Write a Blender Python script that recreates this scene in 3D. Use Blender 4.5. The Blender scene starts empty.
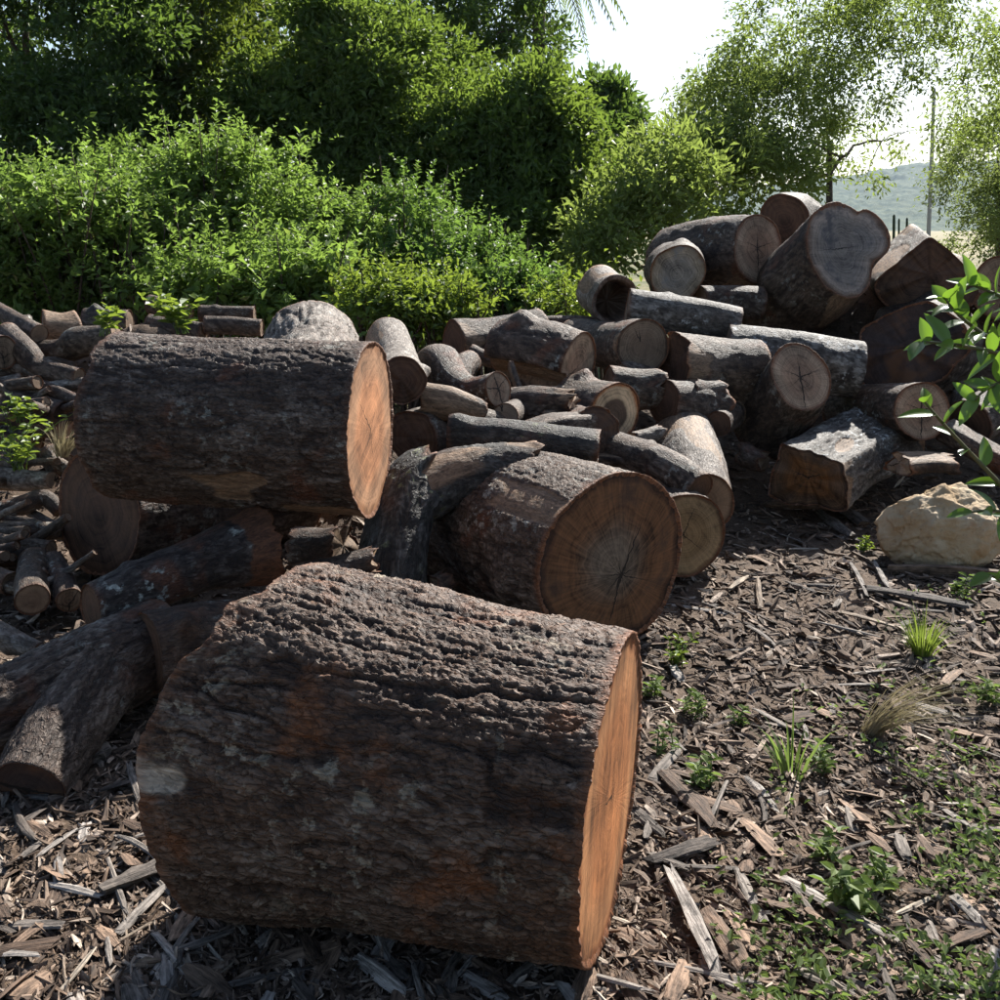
import bpy, math, random
import numpy as np
from mathutils import Vector, Matrix
R = math.radians
SC = bpy.context.scene
COL = SC.collection

# ------------------------------------------------------------------ camera, world, sun, exposure
CAM_H, PITCH, FPX = 1.55, R(14.1), 1072.0        # eye height (m), tilt down, focal length in photo pixels (1000 wide)
cam_d = bpy.data.cameras.new('camera'); cam = bpy.data.objects.new('camera', cam_d); COL.objects.link(cam)
cam.location = (0, 0, CAM_H); cam.rotation_euler = (R(90) - PITCH, 0, 0)
cam_d.sensor_width = 36.0; cam_d.lens = 36.0 * FPX / 1000.0; cam_d.clip_start = 0.05; cam_d.clip_end = 9000
SC.camera = cam
SUN_AZ, SUN_EL = R(29), R(39)                     # azimuth from +Y towards +X
world = bpy.data.worlds.new('World'); SC.world = world; world.use_nodes = True
wn = world.node_tree; wn.nodes.clear()
sky = wn.nodes.new('ShaderNodeTexSky'); sky.sky_type = 'NISHITA'; sky.sun_disc = False
sky.sun_elevation = SUN_EL; sky.sun_rotation = SUN_AZ; sky.air_density = 1.0; sky.dust_density = 1.0; sky.ozone_density = 1.0
bg = wn.nodes.new('ShaderNodeBackground'); bg.inputs[1].default_value = 0.062
wo = wn.nodes.new('ShaderNodeOutputWorld')
wn.links.new(sky.outputs[0], bg.inputs[0]); wn.links.new(bg.outputs[0], wo.inputs[0])
sun_d = bpy.data.lights.new('sun', 'SUN'); sun_d.energy = 5.0; sun_d.angle = R(0.53); sun_d.color = (1.0, 0.965, 0.90)
sun = bpy.data.objects.new('sun', sun_d); COL.objects.link(sun)
SDIR = Vector((math.sin(SUN_AZ) * math.cos(SUN_EL), math.cos(SUN_AZ) * math.cos(SUN_EL), math.sin(SUN_EL)))
sun.rotation_euler = SDIR.to_track_quat('Z', 'Y').to_euler()
SC.view_settings.view_transform = 'Standard'; SC.view_settings.look = 'None'
SC.view_settings.exposure = 1.32; SC.view_settings.gamma = 1.0; SC.view_settings.use_curve_mapping = False
SC.render.engine = 'CYCLES'
SC.cycles.use_denoising = True; SC.cycles.use_adaptive_sampling = True; SC.cycles.adaptive_threshold = 0.02
SC.cycles.max_bounces = 4; SC.cycles.diffuse_bounces = 2; SC.cycles.glossy_bounces = 2
SC.cycles.transmission_bounces = 4; SC.cycles.transparent_max_bounces = 6; SC.cycles.volume_bounces = 0
SC.cycles.caustics_reflective = False; SC.cycles.caustics_refractive = False

cP, sP = math.cos(PITCH), math.sin(PITCH)
def P(px, py, t):
    """photo pixel at depth t (metres along the view axis) -> world point"""
    u = (px - 500) / FPX; v = (500 - py) / FPX
    return np.array([t * u, t * (cP + v * sP), CAM_H + t * (-sP + v * cP)])
def G(px, py, z=0.0):
    """photo pixel -> point on level z"""
    v = (500 - py) / FPX; t = (CAM_H - z) / (sP - v * cP)
    return P(px, py, t)
def rpx(r, t): return r * t / FPX

# ------------------------------------------------------------------ numpy noise
def _h(ix, iy, iz, s=0):
    n = (ix.astype(np.int64) * 374761393 + iy.astype(np.int64) * 668265263 + iz.astype(np.int64) * 2147483647 + s * 974711) & 0xFFFFFFFF
    n = ((n ^ (n >> 13)) * 1274126177) & 0xFFFFFFFF
    n = ((n ^ (n >> 16)) * 2246822519) & 0xFFFFFFFF
    return ((n ^ (n >> 15)) & 0xFFFFFF) / float(0xFFFFFF)
def vnoise(p, s=0):
    f = np.floor(p); w = p - f; w = w * w * (3 - 2 * w); i = f.astype(np.int64)
    r = 0
    for dx in (0, 1):
        for dy in (0, 1):
            for dz in (0, 1):
                k = (w[:, 0] if dx else 1 - w[:, 0]) * (w[:, 1] if dy else 1 - w[:, 1]) * (w[:, 2] if dz else 1 - w[:, 2])
                r = r + k * _h(i[:, 0] + dx, i[:, 1] + dy, i[:, 2] + dz, s)
    return r
def fbm(p, o=4, s=0):
    a, t, r = 1.0, 0.0, 0
    for k in range(o):
        r = r + a * vnoise(p * (2.03 ** k) + 17.3 * k, s + k); t += a; a *= 0.5
    return r / t
def worley(p, s=0):
    f = np.floor(p).astype(np.int64); d1 = np.full(len(p), 9.0); d2 = d1.copy(); cid = np.zeros(len(p))
    for dx in (-1, 0, 1):
        for dy in (-1, 0, 1):
            for dz in (-1, 0, 1):
                cx, cy, cz = f[:, 0] + dx, f[:, 1] + dy, f[:, 2] + dz
                q = np.stack([cx + _h(cx, cy, cz, s), cy + _h(cx, cy, cz, s + 1), cz + _h(cx, cy, cz, s + 2)], 1)
                d = np.linalg.norm(p - q, axis=1)
                c = _h(cx, cy, cz, s + 3)
                m = d < d1
                d2 = np.where(m, d1, np.minimum(d2, d)); cid = np.where(m, c, cid); d1 = np.where(m, d, d1)
    return d1, d2, cid
def sst(a, b, x):
    t = np.clip((x - a) / (b - a), 0, 1); return t * t * (3 - 2 * t)

# ------------------------------------------------------------------ mesh / object helpers
def mesh_np(name, V, F, attrs=None, smooth=True):
    """F: int array (n,3) or (n,4) or list of such arrays; attrs: name -> per-vertex float or vec3"""
    me = bpy.data.meshes.new(name)
    Fs = F if isinstance(F, list) else [F]
    loops = np.concatenate([f.ravel() for f in Fs]).astype(np.int32)
    sizes = np.concatenate([np.full(len(f), f.shape[1], np.int32) for f in Fs])
    starts = np.concatenate([[0], np.cumsum(sizes)[:-1]]).astype(np.int32)
    me.vertices.add(len(V)); me.loops.add(len(loops)); me.polygons.add(len(sizes))
    me.vertices.foreach_set('co', np.asarray(V, np.float32).ravel())
    me.loops.foreach_set('vertex_index', loops)
    me.polygons.foreach_set('loop_start', starts)
    me.polygons.foreach_set('use_smooth', np.full(len(sizes), smooth, bool))
    for k, a in (attrs or {}).items():
        a = np.asarray(a, np.float32)
        if a.ndim == 1:
            at = me.attributes.new(k, 'FLOAT', 'POINT'); at.data.foreach_set('value', a)
        else:
            at = me.attributes.new(k, 'FLOAT_VECTOR', 'POINT'); at.data.foreach_set('vector', a.ravel())
    me.update(calc_edges=True); me.validate()
    return me
def add(name, me, mat=None, parent=None, loc=None):
    o = bpy.data.objects.new(name, me); COL.objects.link(o)
    if mat is not None and me is not None and len(me.materials) == 0: me.materials.append(mat)
    if loc is not None: o.location = tuple(float(c) for c in loc)
    if parent is not None: o.parent = parent
    return o
def tag(o, label=None, cat=None, group=None, kind=None):
    if label: o['label'] = label
    if cat: o['category'] = cat
    if group: o['group'] = group
    if kind: o['kind'] = kind
    return o
def empty(name, loc):
    o = bpy.data.objects.new(name, None); COL.objects.link(o); o.location = tuple(float(c) for c in loc); o.empty_display_size = 0.1
    return o
def copy_tree(o, parent=None):
    c = o.copy(); COL.objects.link(c)
    if parent is not None: c.parent = parent
    for ch in list(o.children): copy_tree(ch, c)
    return c

# ------------------------------------------------------------------ shader helpers
class NT:
    def __init__(s, name):
        s.m = bpy.data.materials.new(name); s.m.use_nodes = True; s.t = s.m.node_tree; s.t.nodes.clear()
        s.out = s.n('ShaderNodeOutputMaterial')
    def n(s, k): return s.t.nodes.new(k)
    def put(s, sock, v):
        if isinstance(v, bpy.types.NodeSocket): s.t.links.new(v, sock)
        elif isinstance(v, (tuple, list)) and len(v) == 3 and sock.type == 'RGBA': sock.default_value = (*v, 1)
        else: sock.default_value = v
    def attr(s, name, vec=False):
        a = s.n('ShaderNodeAttribute'); a.attribute_name = name; return a.outputs['Vector' if vec else 'Fac']
    def math(s, op, a, b=0.0, c=None, clamp=False):
        m = s.n('ShaderNodeMath'); m.operation = op; m.use_clamp = clamp; s.put(m.inputs[0], a); s.put(m.inputs[1], b)
        if c is not None: s.put(m.inputs[2], c)
        return m.outputs[0]
    def mul(s, a, b): return s.math('MULTIPLY', a, b)
    def add(s, a, b): return s.math('ADD', a, b)
    def sub(s, a, b): return s.math('SUBTRACT', a, b)
    def ss(s, a, b, x):
        m = s.n('ShaderNodeMapRange'); m.interpolation_type = 'SMOOTHSTEP'; s.put(m.inputs[0], x); s.put(m.inputs[1], a); s.put(m.inputs[2], b); return m.outputs[0]
    def vscale(s, v, k):
        m = s.n('ShaderNodeVectorMath'); m.operation = 'MULTIPLY'; s.put(m.inputs[0], v); m.inputs[1].default_value = k; return m.outputs[0]
    def vadd(s, v, w):
        m = s.n('ShaderNodeVectorMath'); m.operation = 'ADD'; s.put(m.inputs[0], v); s.put(m.inputs[1], w); return m.outputs[0]
    def sep(s, v):
        m = s.n('ShaderNodeSeparateXYZ'); s.put(m.inputs[0], v); return m.outputs
    def comb(s, x, y, z):
        m = s.n('ShaderNodeCombineXYZ'); s.put(m.inputs[0], x); s.put(m.inputs[1], y); s.put(m.inputs[2], z); return m.outputs[0]
    def noise(s, v, scale, detail=3.0, rough=0.55, dist=0.0):
        m = s.n('ShaderNodeTexNoise'); s.put(m.inputs['Vector'], v); m.inputs['Scale'].default_value = scale
        m.inputs['Detail'].default_value = detail; m.inputs['Roughness'].default_value = rough; m.inputs['Distortion'].default_value = dist
        return m.outputs['Fac']
    def vor(s, v, scale, feature='F1', out='Distance'):
        m = s.n('ShaderNodeTexVoronoi'); m.feature = feature; s.put(m.inputs['Vector'], v); m.inputs['Scale'].default_value = scale; return m.outputs[out]
    def mix(s, f, a, b):
        m = s.n('ShaderNodeMix'); m.data_type = 'RGBA'; s.put(m.inputs[0], f); s.put(m.inputs[6], a); s.put(m.inputs[7], b); return m.outputs[2]
    def rnd(s): return s.n('ShaderNodeObjectInfo').outputs['Random']
    def objco(s): return s.n('ShaderNodeTexCoord').outputs['Object']
    def bump(s, h, dist=0.004, strength=1.0, nrm=None):
        b = s.n('ShaderNodeBump'); b.inputs['Strength'].default_value = strength; b.inputs['Distance'].default_value = dist; s.put(b.inputs['Height'], h)
        if nrm is not None: s.put(b.inputs['Normal'], nrm)
        return b.outputs[0]
    def principled(s, col, rough=0.7, spec=0.3, nrm=None):
        b = s.n('ShaderNodeBsdfPrincipled'); s.put(b.inputs['Base Color'], col); s.put(b.inputs['Roughness'], rough)
        s.put(b.inputs['Specular IOR Level'], spec)
        if nrm is not None: s.put(b.inputs['Normal'], nrm)
        return b.outputs[0]
    def done(s, sh): s.t.links.new(sh, s.out.inputs['Surface']); return s.m

def bark_mat(name, dark, mid, grey, grey_amt=0.6, lichen=0.25, lichen_col=(0.42, 0.43, 0.38), red=(0.13, 0.045, 0.02), red_amt=0.3, red_thr=0.56, inner=(0.20, 0.075, 0.03), bare_col=(0.24, 0.155, 0.095), fine=1.0):
    N = NT(name); c = N.vadd(N.attr('bc', True), N.comb(N.mul(N.rnd(), 13.0), 0.0, 0.0)); h = N.attr('h'); rim = N.attr('rim'); bare = N.attr('bare')
    ca = N.vscale(c, (0.45, 1, 1))
    wq = N.n('ShaderNodeTexNoise'); N.put(wq.inputs['Vector'], ca); wq.inputs['Scale'].default_value = 28; wq.inputs['Detail'].default_value = 2
    cw = N.vadd(ca, N.vscale(wq.outputs['Color'], (0.03, 0.03, 0.03)))
    cell = N.sep(N.vor(cw, 78, 'F1', 'Color'))[0]; edge = N.ss(0.0, 0.11, N.vor(cw, 78, 'DISTANCE_TO_EDGE')); cell2 = N.sep(N.vor(cw, 190, 'F1', 'Color'))[1]
    big = N.noise(c, 2.6, 3); med = N.noise(ca, 17, 4); fin = N.noise(ca, 85, 4, 0.68)
    k = N.ss(0.3, 0.75, N.add(N.mul(h, 0.5), N.mul(fin, 0.5)))
    col = N.mix(k, dark, mid)
    gm = N.math('MINIMUM', N.mul(N.mul(N.mul(N.ss(0.3, 0.75, h), N.add(0.35, N.mul(cell, 1.0))), N.ss(0.38, 0.62, N.add(N.mul(big, 0.55), N.mul(med, 0.45)))), grey_amt), 1.0)
    col = N.mix(gm, col, grey)
    rm = N.mul(N.ss(red_thr, red_thr + 0.12, N.noise(c, 4.1, 3, 0.6)), red_amt)
    col = N.mix(rm, col, red)
    lm = N.mul(N.mul(N.ss(0.55, 0.63, N.noise(c, 24, 4, 0.65)), N.ss(0.48, 0.62, N.noise(c, 3.3, 2))), lichen)
    col = N.mix(lm, col, lichen_col)
    grain = N.noise(N.vscale(c, (0.12, 1, 1)), 70, 4, 0.6)
    bc = N.mix(N.ss(0.3, 0.7, grain), tuple(x * 0.55 for x in bare_col), bare_col)
    col = N.mix(N.ss(0.35, 0.65, N.add(bare, N.mul(N.sub(med, 0.5), 0.5))), col, bc)
    col = N.mix(N.mul(rim, N.add(0.45, N.mul(fin, 0.6))), col, inner)
    hs = N.n('ShaderNodeHueSaturation'); N.put(hs.inputs['Color'], col); N.put(hs.inputs['Value'], N.add(N.add(0.45, N.mul(cell, 0.5)), N.mul(cell2, 0.6))); col = hs.outputs[0]
    hh = N.mul(fin, 1.0)
    hh = N.add(hh, N.mul(N.mul(edge, N.add(0.6, N.mul(cell, 0.8))), N.mul(N.sub(1.0, bare), 0.36)))
    nr = N.bump(hh, 0.0065 * fine, 1.0)
    rough = N.add(0.5, N.mul(fin, 0.34))
    return N.done(N.principled(col, rough, 0.32, nr))

def face_mat(name, heart, sap, edge, stain=(0.04, 0.04, 0.045), stain_amt=0.0, stain_sc=5.0, cracks=(), star=0.5, ring=0.35, saw=0.3, seed=0.0, off=(0.0, 0.0), hr=(0.5, 0.8), saw_ang=0.6, grime=0.4):
    """cut wood: rings, rays, saw marks, stains and drying cracks. fc = metres in the face plane, rn = 0 centre..1 edge"""
    N = NT(name); fc = N.attr('fc', True); rn = N.attr('rn')
    x, y, z = N.sep(fc)
    wob = N.noise(N.vadd(fc, (seed, seed, 0)), 9, 3)
    rr = N.add(rn, N.mul(N.sub(wob, 0.5), 0.26))
    ox = N.sub(x, off[0]); oy = N.sub(y, off[1])
    ang = N.math('ARCTAN2', oy, ox); ro = N.math('SQRT', N.add(N.mul(ox, ox), N.mul(oy, oy)))
    rings = N.noise(N.comb(N.mul(rr, 26.0), N.mul(wob, 1.5), seed), 1.0, 3, 0.6)
    ca, sa = N.math('COSINE', ang), N.math('SINE', ang)
    rays = N.noise(N.comb(N.mul(ca, 26), N.mul(sa, 26), N.add(N.mul(ro, 7), seed)), 1.0, 4, 0.65)
    ux = N.add(N.mul(x, math.cos(saw_ang)), N.mul(y, math.sin(saw_ang))); uy = N.sub(N.mul(y, math.cos(saw_ang)), N.mul(x, math.sin(saw_ang)))
    sawn = N.noise(N.comb(N.mul(ux, 130), N.mul(uy, 5), seed), 1.0, 4, 0.6)
    band = N.noise(N.comb(N.mul(ux, 24), N.mul(uy, 2.0), seed), 1.0, 3, 0.55)
    blot = N.noise(N.vadd(fc, (seed + 3, 0, 0)), stain_sc, 4, 0.6)
    col = N.mix(N.ss(hr[0], hr[1], rr), heart, sap)
    col = N.mix(N.ss(0.86, 1.0, rr), col, edge)
    v = N.add(N.mul(N.sub(rings, 0.5), ring * 2), N.add(N.mul(N.sub(rays, 0.5), star), N.add(N.mul(N.sub(sawn, 0.5), saw), N.mul(N.sub(band, 0.5), saw * 1.3))))
    v = N.mul(N.add(v, N.mul(N.sub(blot, 0.5), grime * 2)), 2.6)
    val = N.math('MAXIMUM', N.add(1.0, v), 0.22)
    col = N.mix(1.0, col, col)
    hsv = N.n('ShaderNodeHueSaturation'); N.put(hsv.inputs['Color'], col); N.put(hsv.inputs['Value'], val); col = hsv.outputs[0]
    if stain_amt: col = N.mix(N.mul(N.ss(0.5, 0.66, blot), stain_amt), col, stain)
    crack = None
    cw = N.mul(N.sub(N.noise(fc, 26, 3), 0.5), 0.03)
    for a, L, w in cracks:
        xx = N.add(N.mul(ox, math.cos(a)), N.mul(oy, math.sin(a))); yy = N.sub(N.mul(oy, math.cos(a)), N.mul(ox, math.sin(a)))
        wid = N.mul(N.math('MAXIMUM', N.sub(1.0, N.math('DIVIDE', xx, L)), 0.0), w)
        d = N.math('ABSOLUTE', N.add(yy, cw))
        k = N.mul(N.math('LESS_THAN', d, wid), N.math('GREATER_THAN', xx, -0.004))
        crack = k if crack is None else N.math('MAXIMUM', crack, k)
    hgt = N.add(N.mul(sawn, 0.6 * (0.4 + saw)), N.add(N.mul(rays, 0.4), N.mul(rings, 0.25)))
    if crack is not None:
        col = N.mix(N.mul(crack, 0.9), col, (0.012, 0.009, 0.007)); hgt = N.sub(hgt, N.mul(crack, 3.0))
    nr = N.bump(hgt, 0.0035, 0.8)
    return N.done(N.principled(col, 0.72, 0.25, nr))

def leaf_mat(name, c0, c1, c2=None, trans=0.4, tcol=(0.16, 0.24, 0.03), rough=0.5, spec=0.3, obj_random=False, c2_at=0.9):
    N = NT(name); r = N.rnd() if obj_random else N.attr('lv')
    col = N.mix(r, c0, c1)
    if c2: col = N.mix(N.ss(c2_at, c2_at + 0.05, r), col, c2)
    b = N.principled(col, rough, spec)
    tr = N.n('ShaderNodeBsdfTranslucent'); N.put(tr.inputs[0], N.mix(0.25, tcol, col))
    mx = N.n('ShaderNodeMixShader'); mx.inputs[0].default_value = trans
    N.t.links.new(b, mx.inputs[1]); N.t.links.new(tr.outputs[0], mx.inputs[2])
    return N.done(mx.outputs[0])

def chip_mat(name, cols, obj_random):
    N = NT(name); r = N.rnd() if obj_random else N.attr('lv')
    c = N.attr('bc', True) if not obj_random else N.objco()
    rp = N.n('ShaderNodeValToRGB'); rp.color_ramp.interpolation = 'LINEAR'
    e = rp.color_ramp.elements
    for i, (p, cc) in enumerate(cols):
        el = e[i] if i < 2 else e.new(p)
        el.position = p; el.color = (*cc, 1)
    N.put(rp.inputs[0], r)
    g = N.noise(N.vscale(c, (0.08, 1, 1)), 150, 4, 0.7); g2 = N.noise(c, 30, 4, 0.6)
    hs = N.n('ShaderNodeHueSaturation'); N.put(hs.inputs['Color'], rp.outputs[0]); N.put(hs.inputs['Value'], N.add(0.12, N.add(N.mul(N.ss(0.32, 0.68, g), 1.05), N.mul(N.ss(0.3, 0.7, g2), 0.55))))
    nr = N.bump(N.add(g, N.mul(g2, 0.6)), 0.006, 1.0)
    return N.done(N.principled(hs.outputs[0], 0.75, 0.25, nr))

# bark
BK_DARK = bark_mat('bark_dark', (0.022, 0.013, 0.009), (0.072, 0.043, 0.028), (0.17, 0.14, 0.118), 0.65, 0.3, red_amt=0.5)
BK_RED = bark_mat('bark_reddish', (0.028, 0.014, 0.008), (0.105, 0.055, 0.031), (0.18, 0.145, 0.118), 0.5, 0.5, lichen_col=(0.36, 0.31, 0.23), red_amt=0.62, red=(0.19, 0.066, 0.022), red_thr=0.545, bare_col=(0.36, 0.29, 0.22))
BK_GREY = bark_mat('bark_grey', (0.03, 0.018, 0.012), (0.11, 0.07, 0.046), (0.22, 0.178, 0.145), 0.55, 0.5, red_amt=0.6)
BK_LICHEN = bark_mat('bark_lichen', (0.035, 0.028, 0.023), (0.12, 0.10, 0.083), (0.25, 0.235, 0.215), 0.8, 0.9, lichen_col=(0.52, 0.53, 0.52), red_amt=0.05)
BK_BROWN = bark_mat('bark_brown', (0.028, 0.018, 0.012), (0.095, 0.060, 0.039), (0.20, 0.165, 0.13), 0.5, 0.35, red_amt=0.5)
BK_PALE = bark_mat('bark_pale', (0.07, 0.052, 0.04), (0.19, 0.15, 0.12), (0.33, 0.295, 0.26), 0.7, 0.3, red_amt=0.15, fine=1.0)
BK_MOSS = bark_mat('bark_mossy', (0.02, 0.017, 0.014), (0.06, 0.05, 0.04), (0.14, 0.135, 0.125), 0.5, 0.75, lichen_col=(0.22, 0.24, 0.12), red_amt=0.25)
BK_TORN = bark_mat('bark_torn', (0.016, 0.010, 0.008), (0.05, 0.031, 0.023), (0.12, 0.108, 0.10), 0.5, 0.8, red_amt=0.6, bare_col=(0.13, 0.055, 0.028))
# cut faces
FC_ROT = face_mat('cut_orange_rot', (0.16, 0.072, 0.026), (0.12, 0.07, 0.04), (0.05, 0.03, 0.02), stain_amt=0.6, stain=(0.04, 0.025, 0.018), star=0.5, seed=13.5, cracks=[(0.4, 0.1, 0.004), (2.9, 0.12, 0.004)])
star7 = [(2.05, 0.26, 0.006), (5.0, 0.23, 0.006), (2.9, 0.10, 0.003), (3.5, 0.13, 0.0025), (5.6, 0.12, 0.003), (0.1, 0.10, 0.0025), (1.3, 0.09, 0.0025), (4.4, 0.1, 0.002), (0.7, 0.07, 0.002), (5.15, 0.14, 0.002)]
FC_ORANGE = face_mat('cut_orange', (0.42, 0.165, 0.062), (0.44, 0.20, 0.085), (0.20, 0.065, 0.02), ring=0.2, saw=0.42, star=0.3, cracks=[(0.3, 0.10, 0.004), (2.8, 0.05, 0.003)], seed=1.2, saw_ang=0.15, grime=0.45)
FC_ORANGE2 = face_mat('cut_orange_pale', (0.42, 0.19, 0.09), (0.37, 0.20, 0.11), (0.24, 0.11, 0.05), ring=0.25, saw=0.4, star=0.35, cracks=[(0.7, 0.22, 0.003), (2.4, 0.12, 0.003), (4.4, 0.18, 0.002), (5.5, 0.12, 0.002)], seed=4.2, saw_ang=1.2, grime=0.45)
FC_BROWN = face_mat('cut_brown_star', (0.17, 0.125, 0.088), (0.15, 0.068, 0.03), (0.05, 0.022, 0.012), stain_amt=0.75, stain=(0.025, 0.02, 0.018), cracks=star7, star=0.8, ring=0.3, saw=0.2, seed=2.0, off=(-0.04, -0.06), hr=(0.2, 0.6), grime=0.6)
FC_TAN = face_mat('cut_tan', (0.20, 0.125, 0.06), (0.25, 0.165, 0.085), (0.11, 0.06, 0.03), cracks=[(1.2, 0.15, 0.0025), (3.9, 0.12, 0.0025), (5.6, 0.13, 0.002), (2.4, 0.1, 0.002)], star=0.4, seed=3.1, ring=0.35, grime=0.4)
FC_GREY = face_mat('cut_grey_stained', (0.17, 0.145, 0.125), (0.26, 0.205, 0.165), (0.13, 0.075, 0.045), stain=(0.05, 0.05, 0.056), stain_amt=0.85, cracks=[(0.1, 0.2, 0.003), (3.2, 0.2, 0.003), (1.8, 0.1, 0.002)], star=0.3, seed=5.0, hr=(0.55, 0.9), stain_sc=6, saw_ang=1.5)
FC_ROSE = face_mat('cut_rose', (0.255, 0.16, 0.105), (0.29, 0.20, 0.135), (0.15, 0.08, 0.05), cracks=[(1.55, 0.12, 0.005), (4.7, 0.2, 0.007), (0.3, 0.15, 0.004), (2.7, 0.13, 0.003), (5.6, 0.1, 0.002), (3.7, 0.1, 0.002)], star=0.55, seed=6.3, grime=0.35)
FC_MID = face_mat('cut_brown', (0.135, 0.088, 0.06), (0.165, 0.115, 0.078), (0.07, 0.04, 0.025), cracks=[(0.6, 0.09, 0.003), (2.2, 0.1, 0.003), (3.6, 0.08, 0.002), (5.0, 0.12, 0.003)], star=0.6, seed=7.7, grime=0.4)
FC_BLUE = face_mat('cut_bluish', (0.20, 0.17, 0.14), (0.24, 0.19, 0.135), (0.14, 0.085, 0.045), stain=(0.115, 0.13, 0.145), stain_amt=0.7, stain_sc=8, star=0.35, seed=8.8, cracks=[(2.3, 0.08, 0.002)])
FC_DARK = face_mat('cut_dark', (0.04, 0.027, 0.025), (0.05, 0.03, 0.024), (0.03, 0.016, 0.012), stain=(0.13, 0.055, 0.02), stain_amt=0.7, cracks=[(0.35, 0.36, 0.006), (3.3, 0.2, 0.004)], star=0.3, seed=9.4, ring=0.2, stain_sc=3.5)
FC_SAP = face_mat('cut_sapwood_ring', (0.10, 0.065, 0.045), (0.52, 0.38, 0.24), (0.33, 0.13, 0.05), star=0.2, seed=10.1, hr=(0.5, 0.62), ring=0.3)
FC_PALE = face_mat('cut_pale', (0.36, 0.25, 0.16), (0.40, 0.28, 0.18), (0.20, 0.12, 0.07), star=0.3, seed=11.1, cracks=[(0.8, 0.06, 0.002), (3.6, 0.05, 0.002)])
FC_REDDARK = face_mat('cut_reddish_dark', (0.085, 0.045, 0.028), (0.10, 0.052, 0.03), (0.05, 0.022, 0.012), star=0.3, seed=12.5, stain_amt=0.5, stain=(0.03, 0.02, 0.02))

# weathered variants so that no two neighbouring cut ends carry the same figure
_rv = random.Random(9)
def variants(nm, heart, sap, edge, n=5, **kw):
    out = []
    for i in range(n):
        f = _rv.uniform(.75, 1.25); cr = [(_rv.uniform(0, 6.28), _rv.uniform(.05, .16), _rv.uniform(.0015, .005)) for _ in range(_rv.randint(0, 4))]
        out.append(face_mat(f'{nm}_{i}', tuple(c * f for c in heart), tuple(c * f for c in sap), edge, cracks=cr, seed=20 + 3.7 * i + len(nm), off=(_rv.uniform(-.04, .04), _rv.uniform(-.04, .04)), star=_rv.uniform(.1, .6), ring=_rv.uniform(.15, .4), saw=_rv.uniform(.15, .6), saw_ang=_rv.uniform(0, 3), grime=_rv.uniform(.4, .7), stain_amt=_rv.uniform(.2, .7), stain=(.05, .038, .03), stain_sc=_rv.uniform(4, 9), hr=(_rv.uniform(.3, .55), _rv.uniform(.7, .9)), **kw))
    return out
V_MID = variants('cut_weathered', (0.15, 0.10, 0.066), (0.185, 0.128, 0.085), (0.07, 0.04, 0.025), 6)
V_TAN = variants('cut_tan_pale', (0.25, 0.165, 0.11), (0.30, 0.21, 0.14), (0.14, 0.08, 0.05), 4)

# ================================================================== SETTING: ground, hill
def gh(x, y):
    x = np.asarray(x, float); y = np.asarray(y, float)
    h = np.zeros_like(x + y)
    def bump(cx, cy, a, rx, ry):
        d = ((x - cx) / rx) ** 2 + ((y - cy) / ry) ** 2
        return a * np.exp(-d * 1.3)
    h = h + bump(2.35, 8.2, 0.95, 1.35, 0.95) + bump(3.3, 7.9, 0.75, 0.8, 0.7) + bump(4.0, 7.4, 0.95, 0.55, 0.5) + bump(-2.15, 7.0, 0.72, 0.8, 0.4) + bump(0.5, 6.75, 0.5, 1.0, 0.55) + bump(-0.95, 5.95, 0.5, 0.75, 0.45) + bump(-3.0, 6.7, 0.5, 1.1, 0.9)
    h = h + 0.05 * np.clip(y - 10, 0, 26) + bump(9.0, 24.0, 0.55, 5.0, 4.0)
    p = np.stack([x.ravel(), y.ravel(), np.zeros(x.size) if x.shape else np.zeros(1)], 1)
    n = ((fbm(p * 0.9, 2, 5) - 0.5) * 0.10).reshape(h.shape) if h.shape else float(((fbm(p * 0.9, 2, 5) - 0.5) * 0.10)[0])
    return h + n
def gz(x, y): return float(gh(np.array([x]), np.array([y]))[0])

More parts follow.
